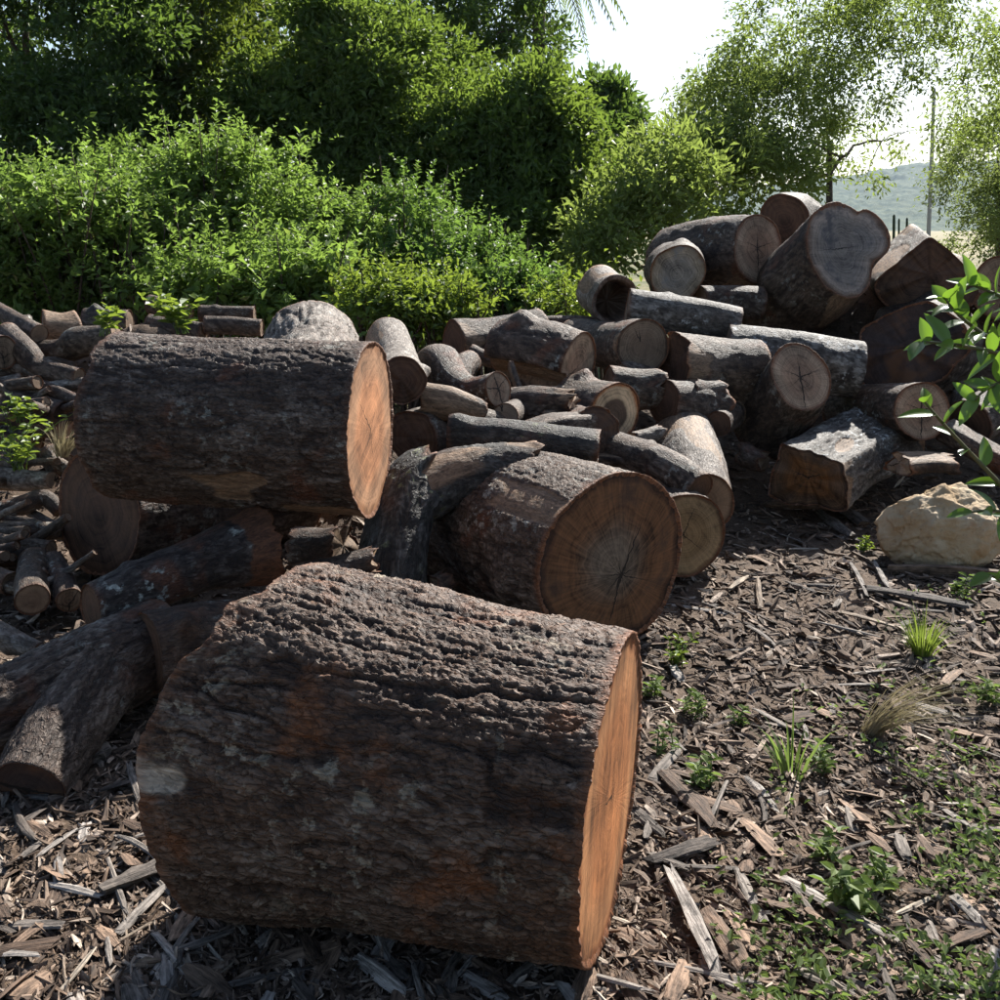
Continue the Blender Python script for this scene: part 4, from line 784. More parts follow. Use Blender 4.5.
# ---- branch pile, left
LB = [
 ('straight grey pole slanting down over the branch pile', [(-20, 300, 6.6, 9), (40, 334, 6.2, 10)], BK_GREY, FC_MID, {}),
 ('pale bare block on top of the branch pile', [(42, 328, 6.5, 19), (78, 326, 6.6, 17)], BK_PALE, FC_PALE, {'bare_fn': lambda f, T, b: sst(-.2, .2, b + .1) * np.ones_like(f), 'lump': .14}),
 ('gnarled dark branch curling down from the end of the grey pole', [(5, 335, 6.15, 14), (25, 352, 6.05, 13), (42, 368, 6.0, 11), (80, 376, 5.9, 8)], BK_GREY, FC_MID, {'lump': .15}),
 ('knotted branch running behind the raised dark log', [(30, 352, 6.3, 12), (62, 352, 6.2, 13), (85, 343, 6.15, 15), (118, 335, 6.1, 12)], BK_BROWN, FC_MID, {'lump': .2, 'knots': [(.6, .5, .08, .04)]}),
 ('slim pale pole low in the branch pile', [(22, 393, 5.9, 7), (90, 382, 5.9, 6)], BK_PALE, FC_PALE, {}),
 ('short dark pole with round tip beside the slim pale pole', [(-20, 390, 5.95, 7), (38, 382, 5.8, 7)], BK_BROWN, FC_MID, {}),
 ('thick black end of a log at the head of the gnarled branch', [(2, 352, 5.95, 17), (-50, 340, 6.4, 18)], BK_DARK, FC_DARK, {}),
 ('dark shaded log with tiny orange end below the slim pale pole', [(12, 408, 5.9, 20), (66, 420, 5.75, 19)], BK_DARK, FC_DARK, {}),
 ('pale log below the yellow green creeper', [(-30, 476, 5.6, 12), (20, 480, 5.5, 11), (53, 480, 5.4, 9)], BK_PALE, FC_MID, {}),
 ('twisted brown branch under the pale log', [(-20, 518, 5.1, 12), (20, 506, 5.15, 11), (44, 498, 5.2, 10), (60, 512, 5.2, 7)], BK_BROWN, FC_MID, {'lump': .16}),
 ('straight brown pole lying level under the twisted branch', [(-30, 530, 4.95, 10), (66, 531, 4.95, 9)], BK_BROWN, FC_MID, {}),
 ('brown pole with ringed orange cut end', [(-30, 534, 4.8, 8), (52, 549, 4.7, 9)], BK_BROWN, FC_PALE, {}),
 ('short round log pointing outward at the foot of the branch pile', [(34, 560, 4.6, 15), (33, 600, 4.25, 17)], BK_BROWN, FC_MID, {}),
 ('mottled short log leaning beside the short round log', [(52, 562, 4.6, 12), (70, 600, 4.3, 13)], BK_GREY, FC_MID, {}),
 ('knobby stub left of the short round log', [(-25, 575, 4.5, 13), (12, 584, 4.4, 12)], BK_BROWN, FC_MID, {'lump': .14}),
 ('pale weathered limb resting above the dark fork', [(-25, 622, 3.95, 14), (10, 640, 3.85, 13), (40, 652, 3.8, 10)], BK_PALE, FC_MID, {'lump': .12}),
 ('grey log behind the creeper in the branch pile', [(-10, 425, 6.0, 18), (30, 445, 5.85, 17)], BK_GREY, FC_MID, {}),
 ('dark stub with sunlit top beside the shaded log end', [(50, 455, 5.6, 13), (66, 466, 5.5, 12)], BK_DARK, FC_MID, {}),
 ('brown crooked limb lying under the ringed orange pole', [(-20, 560, 4.7, 10), (30, 556, 4.7, 11), (62, 566, 4.65, 8)], BK_BROWN, FC_MID, {'lump': .12}),
 ('dark mossy log behind the yellow flowered weed', [(86, 322, 7.0, 14), (130, 322, 7.0, 13)], BK_MOSS, FC_MID, {}),
 ('flat grey slab behind the raised dark log', [(205, 325, 6.9, 10), (262, 328, 6.9, 9)], BK_GREY, FC_MID, {}),
 ('brown slab lying over the flat grey slab', [(200, 314, 7.2, 9), (255, 314, 7.2, 8)], BK_BROWN, FC_MID, {}),
 ('short grey log next to the broad leaved weed', [(150, 304, 7.3, 9), (188, 314, 7.2, 9)], BK_GREY, FC_MID, {}),
 ('mottled brown log below the short grey log', [(150, 324, 7.0, 10), (205, 332, 6.9, 9)], BK_BROWN, FC_MID, {}),
]
for k, (lb, sp, bk, fm, kw) in enumerate(LB):
    log('branch', lb, sp, bk, (FC_MID, fm), cat='branch', seed=200 + k, group='branches heaped at the back left', **kw)

# offcuts and broken pieces that fill the heap between the bigger logs
OFF = [('stubby offcut with pale split side between elbow limb and pale log', (418, 372, 5.7, 14), (448, 392, 5.6, 12), BK_BROWN, 1), ('short crooked offcut on top of the dark square cut log', (470, 352, 6.3, 9), (498, 362, 6.2, 8), BK_GREY, 0),
 ('broken brown offcut under the knobbly grey log', (548, 392, 5.65, 12), (592, 386, 5.75, 11), BK_BROWN, 1), ('dark broken stub below the thick ringed log', (620, 372, 6.0, 12), (648, 378, 6.05, 12), BK_DARK, 0),
 ('grey splintered piece lying left of the bare branch', (600, 458, 5.2, 11), (640, 462, 5.1, 10), BK_GREY, 1), ('rough brown lump behind the mossy branch', (470, 422, 5.1, 15), (500, 424, 5.2, 13), BK_BROWN, 0),
 ('small torn wedge above the mossy branch', (545, 418, 5.3, 10), (575, 415, 5.35, 8), BK_BROWN, 1), ('pale broken limb tip beside the sapwood crescent', (632, 440, 5.4, 9), (660, 432, 5.5, 8), BK_PALE, 0),
 ('dark limb stub jutting from the black gap', (690, 392, 5.9, 13), (722, 392, 6.0, 11), BK_DARK, 0), ('knotty short limb wedged under the level grey log', (735, 398, 6.3, 12), (775, 400, 6.4, 11), BK_BROWN, 0),
 ('broken plank end wedged behind the squared slab log', (880, 448, 6.3, 12), (905, 438, 6.35, 10), BK_GREY, 1), ('crooked limb under the torn reddish limb', (110, 632, 3.75, 12), (190, 600, 3.95, 13), BK_DARK, 0),
 ('small round offcut standing before the star cracked log', (428, 588, 4.2, 14), (446, 582, 4.25, 13), BK_BROWN, 0), ('torn bark lump on the shoulder of the star cracked log', (480, 482, 4.45, 13), (520, 478, 4.42, 10), BK_RED, 1),
 ('dark chunk shadowed beneath the pale orange end', (345, 545, 4.3, 22), (300, 552, 4.4, 24), BK_DARK, 0), ('small dark limb lying behind the biggest log', (300, 575, 3.9, 14), (372, 560, 4.0, 14), BK_DARK, 0),
 ('tilted stub at the foot of the leaning log', (742, 452, 6.05, 12), (764, 462, 5.95, 11), BK_DARK, 0), ('grey wedge under the pale cracked face', (862, 440, 6.2, 14), (896, 448, 6.1, 12), BK_GREY, 1)]
for k, (lb, a, b, bk, sp) in enumerate(OFF):
    kw = dict(offA=ragged(.05, 40 + k), offB=ragged(.06, 70 + k), lump=.2)
    if sp: kw['sec'] = clip([(1.2 + .3 * (k % 3), .45, 1.0), (-1.4, .7, 0)])
    log('wood_offcut', lb, [a, b], bk, (FC_PALE if k % 2 else FC_MID, FC_MID), cat='wood chunk', seed=400 + k, **kw)

rsk = np.random.RandomState(71)
for k in range(30):
    px, py, tt = rsk.uniform(-25, 75), rsk.uniform(345, 590), 0
    tt = np.interp(py, [345, 400, 480, 540, 600], [6.1, 5.85, 5.4, 4.8, 4.3]) + rsk.uniform(-.1, .15); a = rsk.normal() * .45; L = rsk.uniform(22, 50); r = rsk.uniform(3.5, 7)
    log('stick', 'thin crooked stick lying loose in the heap of branches', [(px - L * math.cos(a), py - L * math.sin(a), tt + rsk.normal() * .15, r), (px, py + rsk.normal() * 5, tt, r * 1.05), (px + L * math.cos(a), py + L * math.sin(a), tt + rsk.normal() * .15, r * .8)],
        (BK_BROWN, BK_GREY, BK_PALE, BK_DARK)[k % 4], (FC_MID, FC_PALE if k % 3 == 0 else FC_MID), cat='stick', seed=300 + k, group='thin sticks in the branch heap', lump=.15)

# ---- boulder
def boulder():
    import bmesh
    bm = bmesh.new(); bmesh.ops.create_icosphere(bm, subdivisions=6, radius=1.0)
    V = np.array([v.co[:] for v in bm.verts]); F = np.array([[v.index for v in f.verts] for f in bm.faces]); bm.free()
    rs = np.random.RandomState(6); d = unit(V); r = np.ones(len(V)) * 1.02
    for a in [(-.5, -.3, .85), (.35, -.5, .8), (.75, .1, .66), (-.85, -.45, .25), (0, -1, .1), (.55, -.8, -.1), (-.3, .5, .8), (-.7, -.7, -.2), (.9, -.3, .3), (.1, -.75, .65)]:
        n = unit(np.array(a, float)); c = d @ n; q = np.where(c > .05, (0.74 + .12 * rs.rand()) / np.maximum(c, .05), 9); r = np.minimum(r, q)
    r = r + (fbm(d * 2.4, 4, 4) - .5) * .10 - np.abs(fbm(d * 4.5, 4, 6) - .5) * .09 + (fbm(d * 16, 4, 8) - .5) * .04
    w1, w2, cc = worley(d * 3.2, 3); r = r + (cc - .5) * .09 * sst(0, .05, w2 - w1)
    c = P(945, 512, 5.1); sc = np.array([.31, .24, .215]); V = d * r[:, None] * sc
    V[:, 2] += 0.03 * V[:, 0] / .33
    N = NT('limestone'); co = N.objco(); n1 = N.noise(co, 7, 5, .6); n2 = N.noise(co, 40, 5, .65)
    col = N.mix(N.ss(.3, .7, n1), (.40, .265, .135), (.53, .42, .28)); col = N.mix(N.mul(N.ss(.55, .7, n2), .5), col, (.20, .12, .065)); col = N.mix(N.ss(.62, .72, N.noise(co, 3.2, 3)), col, (.34, .19, .09))
    m = N.done(N.principled(col, .8, .25, N.bump(N.add(n2, N.mul(N.vor(co, 22, 'DISTANCE_TO_EDGE'), .5)), .012, .9)))
    o = add('boulder', mesh_np('boulder', V, F), m, None, (c[0], c[1], gz(c[0], c[1]) + .17)); tag(o, 'tan angular boulder in front of the right log pile', 'rock')
boulder()

# ================================================================== LOOSE BARK, CHIPS, WEEDS
FOOT = []          # rough footprints of logs so that chips do not poke out of them
def inside_log(x, y): return False
def chip_arrays(rs, L, W, H, n=5, curl=0.12):
    """fibrous splinter / bark strip along x: grooved 7-point section, every fibre ends at its own length"""
    m = 7; th = np.arange(m) * 2 * np.pi / m + rs.uniform(-.2, .2, m); rad = rs.uniform(.6, 1.15, m); e0 = rs.uniform(-.5, -.33, m); e1 = rs.uniform(.33, .5, m)
    bend = rs.normal() * curl * L; lift = -abs(rs.normal()) * curl * L * .6; tw = rs.normal() * .5; V = []
    for i in range(n):
        u = i / (n - 1); k = (.55 + .45 * math.sin(math.pi * min(max(u * .9 + .05, 0), 1)) ** .5) * rs.uniform(.85, 1.1)
        for j in range(m):
            s = e0[j] + (e1[j] - e0[j]) * u; a = th[j] + tw * (u - .5); r = rad[j] * k * rs.uniform(.88, 1.1)
            V.append((s * L, W * .5 * r * math.cos(a) + bend * s * s, H * .5 * r * math.sin(a) + lift * s * s))
    F = [(i * m + j, (i + 1) * m + j, (i + 1) * m + (j + 1) % m, i * m + (j + 1) % m) for i in range(n - 1) for j in range(m)]
    T = [(0, j, j + 1) for j in range(1, m - 1)] + [((n - 1) * m, (n - 1) * m + j + 1, (n - 1) * m + j) for j in range(1, m - 1)]
    return np.array(V), [np.array(F)[:, ::-1], np.array(T)]
CH_GREY = chip_mat('weathered_bark_grey', [(0, (.075, .06, .05)), (1, (.30, .265, .235)), (.5, (.16, .135, .115))], True)
CH_BROWN = chip_mat('bark_strip_brown', [(0, (.055, .035, .024)), (1, (.24, .16, .11)), (.5, (.125, .082, .057))], True)
CH_PALE = chip_mat('pale_splinter', [(0, (.20, .15, .11)), (1, (.42, .36, .29)), (.5, (.30, .24, .18))], True)
CH_STUFF = chip_mat('mulch_chips', [(0, (.04, .026, .018)), (1, (.46, .37, .29)), (.5, (.13, .086, .058)), (.82, (.21, .15, .11)), (.94, (.31, .245, .195))], False)

RSD = np.random.RandomState(12)
def blocked(px, py):
    """photo areas where a log hides the ground"""
    if 150 < px < 640 and 560 < py < 895: return True
    if px < 640 and py < 640: return True
    if px < 150 and 640 < py < 775: return True
    if px < 690 and py < 655: return True
    if px > 870 and 470 < py < 560: return True
    if py < 505 and (px > 760 or px < 715): return True
    return False
def ground_spot(rs):
    while True:
        px = rs.uniform(-20, 1020); py = 465 + 560 * rs.rand() ** .8
        if blocked(px, py): continue
        g = G(px, py, 0); return g[0], g[1], gz(g[0], g[1])

def region(x, y):
    if x < -.2: return 'left of the biggest log' if y > 2.2 else 'in the shadow before the biggest log'
    if y > 4.6: return 'between the tan faced log and the boulder'
    if y > 3.1: return 'between the star cracked log and the grass tuft'
    return 'by the orange end of the biggest log' if x < .85 else 'among the low green weeds'
KIND = [('bark_strip', CH_GREY, 'grey weathered bark strip', 'grey bark strips', (.10, .30), (.016, .045), (.006, .014), 135),
        ('bark_strip', CH_BROWN, 'dark brown bark flake', 'brown bark flakes', (.09, .24), (.025, .062), (.006, .014), 115),
        ('wood_splinter', CH_PALE, 'pale bare wood splinter', 'pale wood splinters', (.05, .15), (.006, .016), (.004, .010), 50)]
for nm, mat, lb, grp, LL, WW, HH, cnt in KIND:
    protos = []
    for v in range(12):
        L = RSD.uniform(*LL); V, F = chip_arrays(RSD, L, RSD.uniform(*WW), RSD.uniform(*HH), 5, .10); me = mesh_np(nm, V, F, smooth=False); me.materials.append(mat); protos.append((me, L))
    for k in range(cnt):
        x, y, z = ground_spot(RSD); me, L = protos[k % 12]
        o = bpy.data.objects.new(nm, me); COL.objects.link(o); s = RSD.uniform(.7, 1.25)
        o.location = (x, y, z + RSD.uniform(.010, .024)); o.rotation_euler = (RSD.normal() * .22, RSD.normal() * .10, (RSD.uniform(0, 6.28) if RSD.rand() < .4 else math.pi * .65 + RSD.normal() * .5))
        o.scale = (s, s, s); ln = 'long ' if L * s > sum(LL) / 2 else 'short '; rg = region(x, y)
        tag(o, ln + lb + ' ' + rg, 'bark' if nm == 'bark_strip' else 'splinter', ln + grp + ' ' + rg)
# individually recognisable pieces
def plank(name, label, a, b, w, h, mat, seed, cat, lift=.03, n=12):
    rs = np.random.RandomState(seed); a = G(*a); b = G(*b); a[2] = gz(a[0], a[1]); b[2] = gz(b[0], b[1]); d = b - a; L = float(np.linalg.norm(d))
    V, F = chip_arrays(rs, L, w, h, 7, .05); o = add(name, mesh_np(name, V, F, smooth=False), mat, None, (a + b) / 2 + np.array([0, 0, lift]))
    o.rotation_euler = (rs.normal() * .1, -math.asin(np.clip(d[2] / L, -1, 1)), math.atan2(d[1], d[0])); return tag(o, label, cat)
plank('weathered_plank', 'long grey weathered plank lying behind the grass tuft', (858, 592), (972, 616), .075, .035, CH_GREY, 1, 'plank')
plank('weathered_plank', 'pale thin slat lying beside the long grey plank', (838, 612), (905, 634), .035, .02, CH_PALE, 2, 'plank')
plank('wood_splinter', 'whitish upright lying splinter on mulch behind tan faced log', (757, 580), (760, 612), .04, .03, CH_PALE, 3, 'splinter')
plank('wood_splinter', 'whitish splinter angled toward its thicker neighbour', (728, 592), (748, 578), .035, .03, CH_PALE, 4, 'splinter')
plank('weathered_plank', 'grey broken timber lying in front of the squared slab log', (815, 515), (858, 545), .085, .05, CH_GREY, 5, 'plank')
plank('weathered_plank', 'short grey block beside the grey broken timber', (835, 510), (868, 530), .10, .06, CH_GREY, 6, 'plank')
plank('weathered_plank', 'narrow dark lath sloping behind the long grey plank', (850, 568), (868, 600), .03, .025, CH_GREY, 7, 'plank')
plank('weathered_plank', 'narrow pale lath sloping next to the dark lath', (872, 566), (890, 598), .03, .025, CH_GREY, 8, 'plank')
plank('bark_slab', 'bluish grey board leaning between fork and biggest log', (80, 762), (125, 690), .05, .022, CH_GREY, 9, 'bark slab', .10)
plank('bark_slab', 'stout rounded grey bark block below the leaning board', (82, 775), (110, 762), .09, .06, CH_GREY, 10, 'bark slab')
plank('bark_slab', 'long curved bark slab reaching under the biggest log', (100, 905), (200, 865), .06, .03, CH_GREY, 11, 'bark slab')
plank('bark_slab', 'wide brown bark slab near the orange end of the biggest log', (645, 870), (722, 845), .055, .02, CH_GREY, 12, 'bark slab')
plank('bark_slab', 'dark split bark slab lying between weeds', (660, 770), (715, 835), .08, .02, CH_BROWN, 13, 'bark slab')
plank('bark_slab', 'grey furrowed bark slab pointing down past the dark split one', (665, 868), (722, 985), .05, .03, CH_GREY, 14, 'bark slab')
plank('fallen_branch', 'dark half buried branch in front of the boulder', (885, 575), (1010, 582), .08, .07, CH_BROWN, 15, 'branch', .03)
plank('bark_slab', 'dark knobbly chunk at the foot of the squared slab log', (760, 510), (830, 512), .09, .06, CH_BROWN, 16, 'bark slab')

def mulch():
    rs = np.random.RandomState(44); protos = []
    for _ in range(24):      # three-sided slivers, 3 stations
        st = np.array([-.5, rs.uniform(-.2, .2), .5]); w = (rs.uniform(.09, .22) if _ % 2 else rs.uniform(.3, .7)) * .5; hgt = rs.uniform(.05, .12) * .5; k = np.array([.2 + .6 * rs.rand(), 1, .1 + .6 * rs.rand()]); cy = np.array([rs.normal() * .06, 0, rs.normal() * .06]); cz = -.25 * abs(rs.normal()) * st ** 2
        V = []
        for i in range(3): V += [(st[i] + rs.normal() * .05, cy[i] - w * k[i], cz[i] - hgt), (st[i] + rs.normal() * .05, cy[i] + w * k[i] * rs.uniform(.7, 1.1), cz[i] - hgt * .6), (st[i], cy[i] + w * .3 * rs.normal() * k[i], cz[i] + hgt * k[i])]
        protos.append(V)
    protos = np.array(protos); F = []
    for i in range(2):
        for k in range(3): F.append((i * 3 + k, i * 3 + (k + 1) % 3, (i + 1) * 3 + (k + 1) % 3, (i + 1) * 3 + k))
    F = np.array(F); n = 56000
    px = np.where(rs.rand(n) < .86, rs.uniform(-30, 1030, n), rs.uniform(-240, 1240, n)); py = 430 + 640 * rs.rand(n) ** 1.05
    v = (500 - py) / FPX; t = CAM_H / (sP - v * cP); x = t * (px - 500) / FPX; y = t * (cP + v * sP)
    m = n // 9; x[:m] = rs.uniform(-3.6, 4.8, m); y[:m] = rs.uniform(1.5, 8.6, m)      # also under and between the logs
    z = gh(x, y); L = .012 + .11 * rs.rand(n) ** 2.8; L *= np.clip(y / 2.6, .8, 1.5)
    yaw = np.where(rs.rand(n) < .5, rs.uniform(0, 6.28, n), 2.0 + rs.normal(size=n) * .6); pit = rs.normal(size=n) * .25; rol = rs.normal(size=n) * .6
    cy, sy, cp, sp, cr, sr = np.cos(yaw), np.sin(yaw), np.cos(pit), np.sin(pit), np.cos(rol), np.sin(rol)
    M = np.stack([np.stack([cy * cp, cy * sp * sr - sy * cr, cy * sp * cr + sy * sr], 1), np.stack([sy * cp, sy * sp * sr + cy * cr, sy * sp * cr - cy * sr], 1), np.stack([-sp, cp * sr, cp * cr], 1)], 1)
    pid = rs.randint(0, 24, n); L = np.where(pid % 2 == 0, L * .55, L); B = protos[pid] * L[:, None, None]
    V = np.einsum('nij,nkj->nki', M, B) + np.stack([x, y, z + .004 + .014 * rs.rand(n)], 1)[:, None]
    FF = (F[None] + (np.arange(n) * 9)[:, None, None]).reshape(-1, 4)
    bc = B + (np.arange(n) * .31)[:, None, None]
    tag(add('wood_chip_mulch', mesh_np('wood_chip_mulch', V.reshape(-1, 3), FF, {'lv': np.repeat(rs.rand(n), 9), 'bc': bc.reshape(-1, 3)}, smooth=False), CH_STUFF), 'loose wood chips and bark crumbs covering the ground', 'mulch', kind='stuff')
mulch()

# ---- weeds
LF_WEED = leaf_mat('leaf_weed', (.075, .115, .035), (.15, .19, .07), None, .35, (.26, .38, .07))
LF_GRASS = leaf_mat('leaf_grass', (.10, .15, .03), (.18, .23, .05), (.35, .28, .13), .35, (.32, .42, .06))
LF_STRAW = leaf_mat('leaf_straw', (.20, .17, .11), (.34, .29, .19), None, .2, (.35, .3, .16), rough=.7, spec=.2)
def weed(label, x, y, z, stems, h, L, W, mat, seed, name='weed', spread=.5, group=None, per=8):
    rs = np.random.RandomState(seed); b = np.array([x, y, z]); root = tag(empty(name, b), label, 'weed', group)
    paths, pos, d, nn, ll = [], [], [], [], []
    for s in range(stems):
        a = rs.uniform(0, 6.28); rr = spread * h * (.3 + .9 * rs.rand()); tip = np.array([math.cos(a) * rr, math.sin(a) * rr, h * (.5 + .6 * rs.rand())]); st = np.array([rs.normal() * .02, rs.normal() * .02, -.01])
        pth = bez(st, st + tip * np.array([.3, .3, .7]), tip, 7); paths.append((pth, np.linspace(.0028, .0012, 7)))
        for k in range(per):
            f = .25 + .75 * k / (per - 1); p = np.array([np.interp(f, np.linspace(0, 1, 7), pth[:, q]) for q in range(3)])
            aa = k * 2.4 + rs.rand(); pos.append(p); d.append(np.array([math.cos(aa), math.sin(aa), .25 + rs.normal() * .2])); nn.append(np.array([rs.normal() * .25, rs.normal() * .25, 1])); ll.append(L * (.6 + .6 * rs.rand()))
    V, F, B = simple_tube(paths, 4); zz = np.zeros(len(V)); add('stems', mesh_np('stems', V, F, {'lv': zz + .3}), mat, root)
    ll = np.array(ll); add('leaves', leaf_mesh('leaves', np.array(pos), np.array(d), np.array(nn), ll, ll * W / L, rs.rand(len(ll)), hexa=True), mat, root)
    return root
def tuft(label, x, y, z, n, h, mat, seed, lean=(0, 0), w=.006, name='grass_tuft', sp=.5):
    rs = np.random.RandomState(seed); Vs, Fs, lv = [], [], []
    for k in range(n):
        a = rs.uniform(0, 6.28); hh = h * (.45 + .65 * rs.rand()); r0 = .03 * rs.rand() ** .5; st = np.array([math.cos(a) * r0, math.sin(a) * r0, -.01])
        rr = sp * hh * (.3 + rs.rand()); tip = st + np.array([math.cos(a) * rr + lean[0] * hh, math.sin(a) * rr + lean[1] * hh, hh * (1 - .5 * rs.rand())]); md = st + (tip - st) * np.array([.35, .35, .8])
        pt = bez(st, md, tip, 5); sd = np.array([-math.sin(a + rs.normal() * .6), math.cos(a + rs.normal() * .6), 0]); ww = w * np.array([.8, 1, .8, .5, .08]) * .5 * (.6 + .8 * rs.rand())
        o = k * 10; V = np.concatenate([np.stack([pt[i] - sd * ww[i], pt[i] + sd * ww[i]]) for i in range(5)]); Vs.append(V)
        Fs.append(np.array([[o + 2 * i, o + 2 * i + 1, o + 2 * i + 3, o + 2 * i + 2] for i in range(4)])); lv.append(np.full(10, rs.rand()))
    return tag(add(name, mesh_np(name, np.concatenate(Vs), np.concatenate(Fs), {'lv': np.concatenate(lv)}), mat, None, (x, y, z)), label, 'grass')
def gpt(px, py): g = G(px, py); return g[0], g[1], gz(g[0], g[1])
tuft('bright green grass tuft in front of the long grey plank', *gpt(922, 655), 150, .21, LF_GRASS, 1)
tuft('thin green grass clump among bark strips', *gpt(792, 770), 26, .24, LF_WEED, 2, w=.009)
tuft('dry straw coloured grass bundle bent over beside the thin clump', *gpt(868, 725), 150, .34, LF_STRAW, 3, lean=(.55, -.6), w=.004, sp=.3, name='dry_grass')
tuft('dry straw wisps hanging by the creeper on the branch pile', *P(62, 455, 5.3), 90, .22, LF_STRAW, 4, lean=(.3, -.3), w=.006, name='dry_grass')
WD = [((678, 660), 9, .13, 'feathery yellow green weed at the foot of the star cracked face', LF_LIME, .03), ((652, 690), 6, .09, 'small green weed beside the orange end of the biggest log', LF_WEED, .035),
      ((690, 708), 5, .07, 'low green weed right of the weed by the orange end', LF_WEED, .035), ((705, 785), 6, .10, 'green weed growing by the dark split bark slab', LF_WEED, .04),
      ((668, 745), 5, .08, 'little weed between orange end and dark split slab', LF_WEED, .03), ((850, 915), 8, .12, 'broad leaved green weed in the lower clearing', LF_WEED, .055),
      ((875, 895), 6, .09, 'small weed next to the broad leaved one', LF_WEED, .04), ((830, 858), 5, .08, 'low creeping weed above the broad leaved one', LF_WEED, .04),
      ((862, 552), 6, .08, 'bright weed in front of the grey broken timber', LF_LIME, .035), ((905, 562), 6, .08, 'green weed at the foot of the boulder', LF_WEED, .035),
      ((985, 700), 7, .10, 'green weed past the dry straw bundle', LF_WEED, .04), ((820, 765), 6, .08, 'short green weed beside the thin grass clump', LF_WEED, .035),
      ((740, 715), 4, .06, 'tiny weed among pale splinters', LF_WEED, .03), ((960, 600), 6, .09, 'weed behind the bright grass tuft', LF_WEED, .04)]
for k, (p, st, h, lb, mt, L) in enumerate(WD): weed(lb, *gpt(*p), st, h, L, L * .5, mt, 60 + k)
weed('broad leaved weed growing over the raised dark log', *P(180, 332, 5.6), 12, .17, .07, .045, LF_LIME, 81, spread=1.0)
weed('upright yellow green weed at the end of the raised dark log', *P(105, 334, 5.4), 5, .16, .07, .04, LF_LIME, 82, spread=.5)
weed('yellow green creeper sprawling over the branch pile', *P(18, 468, 5.3), 16, .26, .06, .03, LF_LIME, 83, name='creeper', spread=1.1)
weed('bright weed on the far side of the branch pile creeper', *P(20, 420, 5.4), 8, .12, .05, .03, LF_LIME, 84, spread=.9)

def ground_cover():
    rs = np.random.RandomState(91); n = 1300; px = 700 + 340 * rs.rand(n) ** .75; py = 560 + 480 * rs.rand(n)
    keep = (px - 640) * .55 + (py - 560) * .45 > 130 + 190 * rs.rand(n); px, py = px[keep], py[keep]
    v = (500 - py) / FPX; t = CAM_H / (sP - v * cP); x = t * (px - 500) / FPX; y = t * (cP + v * sP)
    p = np.stack([x, y, x * 0], 1); k2 = fbm(p * 5.2, 4, 14) > .50; x, y = x[k2], y[k2]; z = gh(x, y); n = len(x)
    per = 4; idx = np.repeat(np.arange(n), per); m = len(idx); a = rs.uniform(0, 6.28, m)
    pos = np.stack([x[idx] + rs.normal(size=m) * .02, y[idx] + rs.normal(size=m) * .02, z[idx] + .01 + .05 * rs.rand(m)], 1)
    d = np.stack([np.cos(a), np.sin(a), .3 + .5 * rs.rand(m)], 1); nn = np.stack([rs.normal(size=m) * .3, rs.normal(size=m) * .3, np.ones(m)], 1); ll = .012 + .020 * rs.rand(m)
    tag(add('ground_cover_weeds', leaf_mesh('ground_cover_weeds', pos, d, nn, ll, ll * .5, rs.rand(m), hexa=True), LF_WEED), 'small green weeds creeping over the mulch', 'ground cover', kind='stuff')
ground_cover()

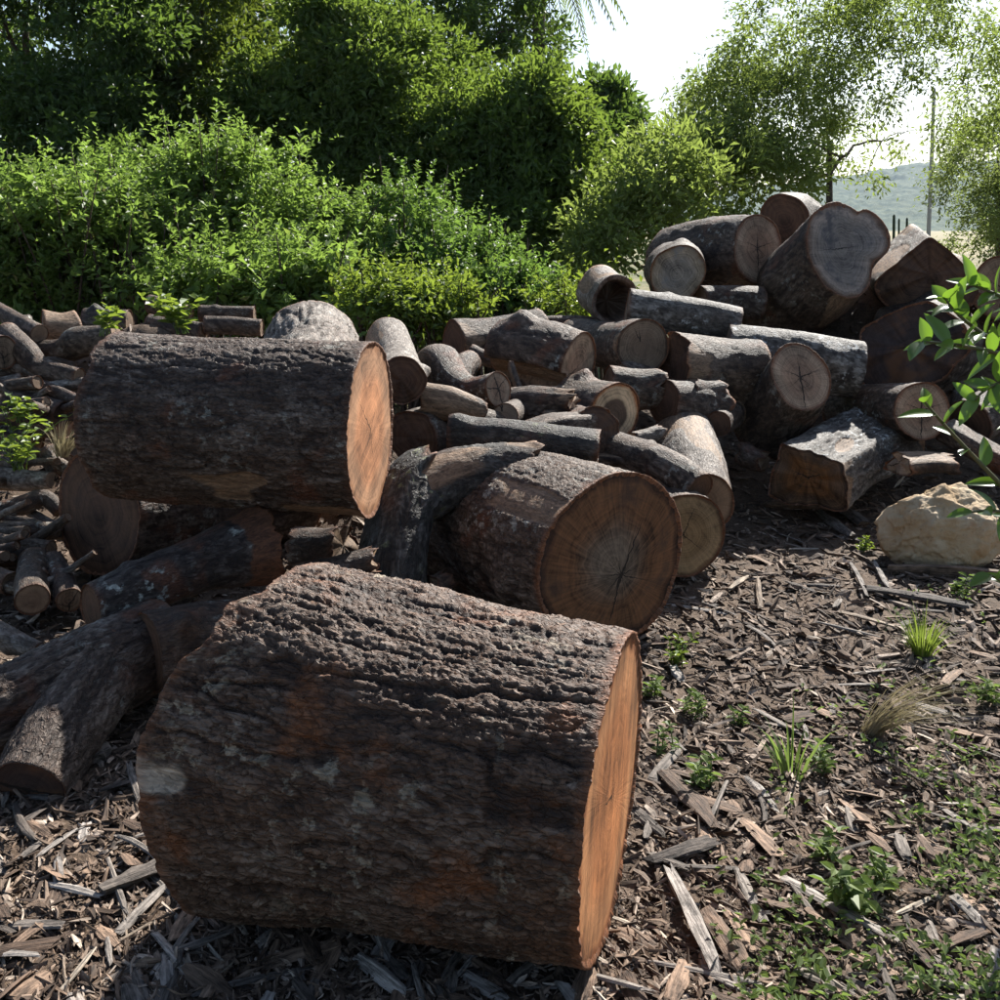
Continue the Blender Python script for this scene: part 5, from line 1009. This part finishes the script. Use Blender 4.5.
# ---- glossy leaved shrub at the right edge
LF_GLOSS = leaf_mat('leaf_glossy', (.035, .09, .022), (.085, .165, .03), None, .40, (.24, .42, .03), rough=.28, spec=.6, obj_random=True)
N = NT('green_twig'); MTWIG = N.done(N.principled(N.mix(N.noise(N.objco(), 30, 3), (.07, .075, .03), (.15, .13, .06)), .6, .3))
def shrub():
    rs = np.random.RandomState(17); g = np.array([1.52, 2.75, 0]); g[2] = gz(g[0], g[1])
    root = tag(empty('glossy_shrub', g), 'shrub with long glossy bright leaves reaching in front of the boulder', 'shrub')
    T = 2.55
    def leaf_me(L, W, bend, seed):
        r2 = np.random.RandomState(seed); n = 9; s = np.linspace(0, 1, n); w = W * .5 * np.sin(np.pi * np.clip(s * .96 + .04, 0, 1) ** .8) ** .8; V, F = [], []
        for i in range(n):
            z = -bend * L * s[i] ** 2; V += [(s[i] * L, -w[i], z + w[i] * .35), (s[i] * L, -w[i] * .5, z + w[i] * .14), (s[i] * L, 0, z), (s[i] * L, w[i] * .5, z + w[i] * .14), (s[i] * L, w[i], z + w[i] * .35)]
        for i in range(n - 1):
            for k in range(4): F.append((i * 5 + k, (i + 1) * 5 + k, (i + 1) * 5 + k + 1, i * 5 + k + 1))
        me = mesh_np('leaf', np.array(V), np.array(F)); me.materials.append(LF_GLOSS); return me
    metas = [leaf_me(.068 * (.8 + .08 * k), .030 + .002 * (k % 3), .1 + .06 * (k % 4), k) for k in range(6)]
    shoots = [((1062, 372, 2.62), (985, 335, 2.55), (945, 298, 2.5), 17), ((1062, 372, 2.62), (985, 350, 2.5), (922, 342, 2.42), 12), ((1075, 560, 2.66), (975, 458, 2.52), (925, 402, 2.46), 8),
              ((1080, 330, 2.6), (1010, 300, 2.55), (972, 285, 2.55), 15), ((1085, 400, 2.6), (1020, 380, 2.45), (975, 400, 2.4), 11), ((1080, 450, 2.6), (1030, 430, 2.6), (1000, 395, 2.6), 11),
              ((1075, 560, 2.66), (1030, 520, 2.5), (972, 512, 2.4), 7), ((1085, 620, 2.6), (1040, 600, 2.5), (990, 575, 2.42), 7), ((1090, 340, 2.7), (1050, 320, 2.7), (1015, 300, 2.7), 12), ((1090, 470, 2.7), (1060, 420, 2.8), (1030, 350, 2.8), 14),
              ((1110, 420, 2.9), (1090, 350, 2.9), (1070, 260, 2.9), 14), ((1130, 500, 2.5), (1110, 450, 2.4), (1090, 380, 2.4), 14), ((1130, 660, 2.6), (1090, 640, 2.45), (1050, 620, 2.4), 9)]
    for si, (a, b, c, n) in enumerate(shoots):
        a, b, c = P(*a), P(*b), P(*c); pth = bez(a, 2 * b - (a + c) / 2, c, 14)
        stem0 = bez(g, np.array([a[0] + .05, a[1], a[2] * .6]), a, 10)
        full = np.concatenate([stem0[:-1], pth]); tube_obj('stem', [(full, np.linspace(.011, .0025, len(full)))], MTWIG, root, g, 7)
        ax = unit(c - b); e1 = unit(np.cross(ax, [.1, .9, .4])); e2 = np.cross(ax, e1)
        for k in range(n):
            f = 1 - .75 * (k / n) ** 1.1; p = np.array([np.interp(f, np.linspace(0, 1, 14), pth[:, q]) for q in range(3)]); aa = k * 2.4 + si
            d = unit(np.cos(aa) * e1 + np.sin(aa) * e2 + ax * (.75 - .35 * k / n) + np.array([0, 0, .25]) + rs.normal(size=3) * .12)
            o = bpy.data.objects.new('leaf', metas[(k + si) % 6]); COL.objects.link(o); o.parent = root
            upv = unit(np.array([rs.normal() * .3, -.35 + rs.normal() * .3, 1.0]) + ax * .5); y = unit(np.cross(upv, d)); z = np.cross(d, y)
            s = rs.uniform(.8, 1.2); M = Matrix(((d[0] * s, y[0] * s, z[0] * s, p[0] - g[0]), (d[1] * s, y[1] * s, z[1] * s, p[1] - g[1]), (d[2] * s, y[2] * s, z[2] * s, p[2] - g[2]), (0, 0, 0, 1)))
            o.matrix_local = M
shrub()

# ------------------------------------------------------------------ haze: even, pale air round camera and scene
def haze():
    x0, x1, y0, y1, z0, z1 = -2600, 2600, -160, 3600, -8, 190
    V = np.array([(x, y, z) for z in (z0, z1) for y in (y0, y1) for x in (x0, x1)], float)
    F = np.array([(0, 2, 3, 1), (4, 5, 7, 6), (0, 1, 5, 4), (2, 6, 7, 3), (0, 4, 6, 2), (1, 3, 7, 5)])
    N = NT('haze_air'); v = N.n('ShaderNodeVolumePrincipled'); v.inputs['Color'].default_value = (0.62, 0.78, 1.0, 1); v.inputs['Density'].default_value = 0.00012; v.inputs['Anisotropy'].default_value = 0.1
    N.t.links.new(v.outputs[0], N.out.inputs['Volume'])
    tag(add('haze', mesh_np('haze', V, F, smooth=False), N.m), 'thin pale haze in the air', 'haze', kind='stuff')
haze()
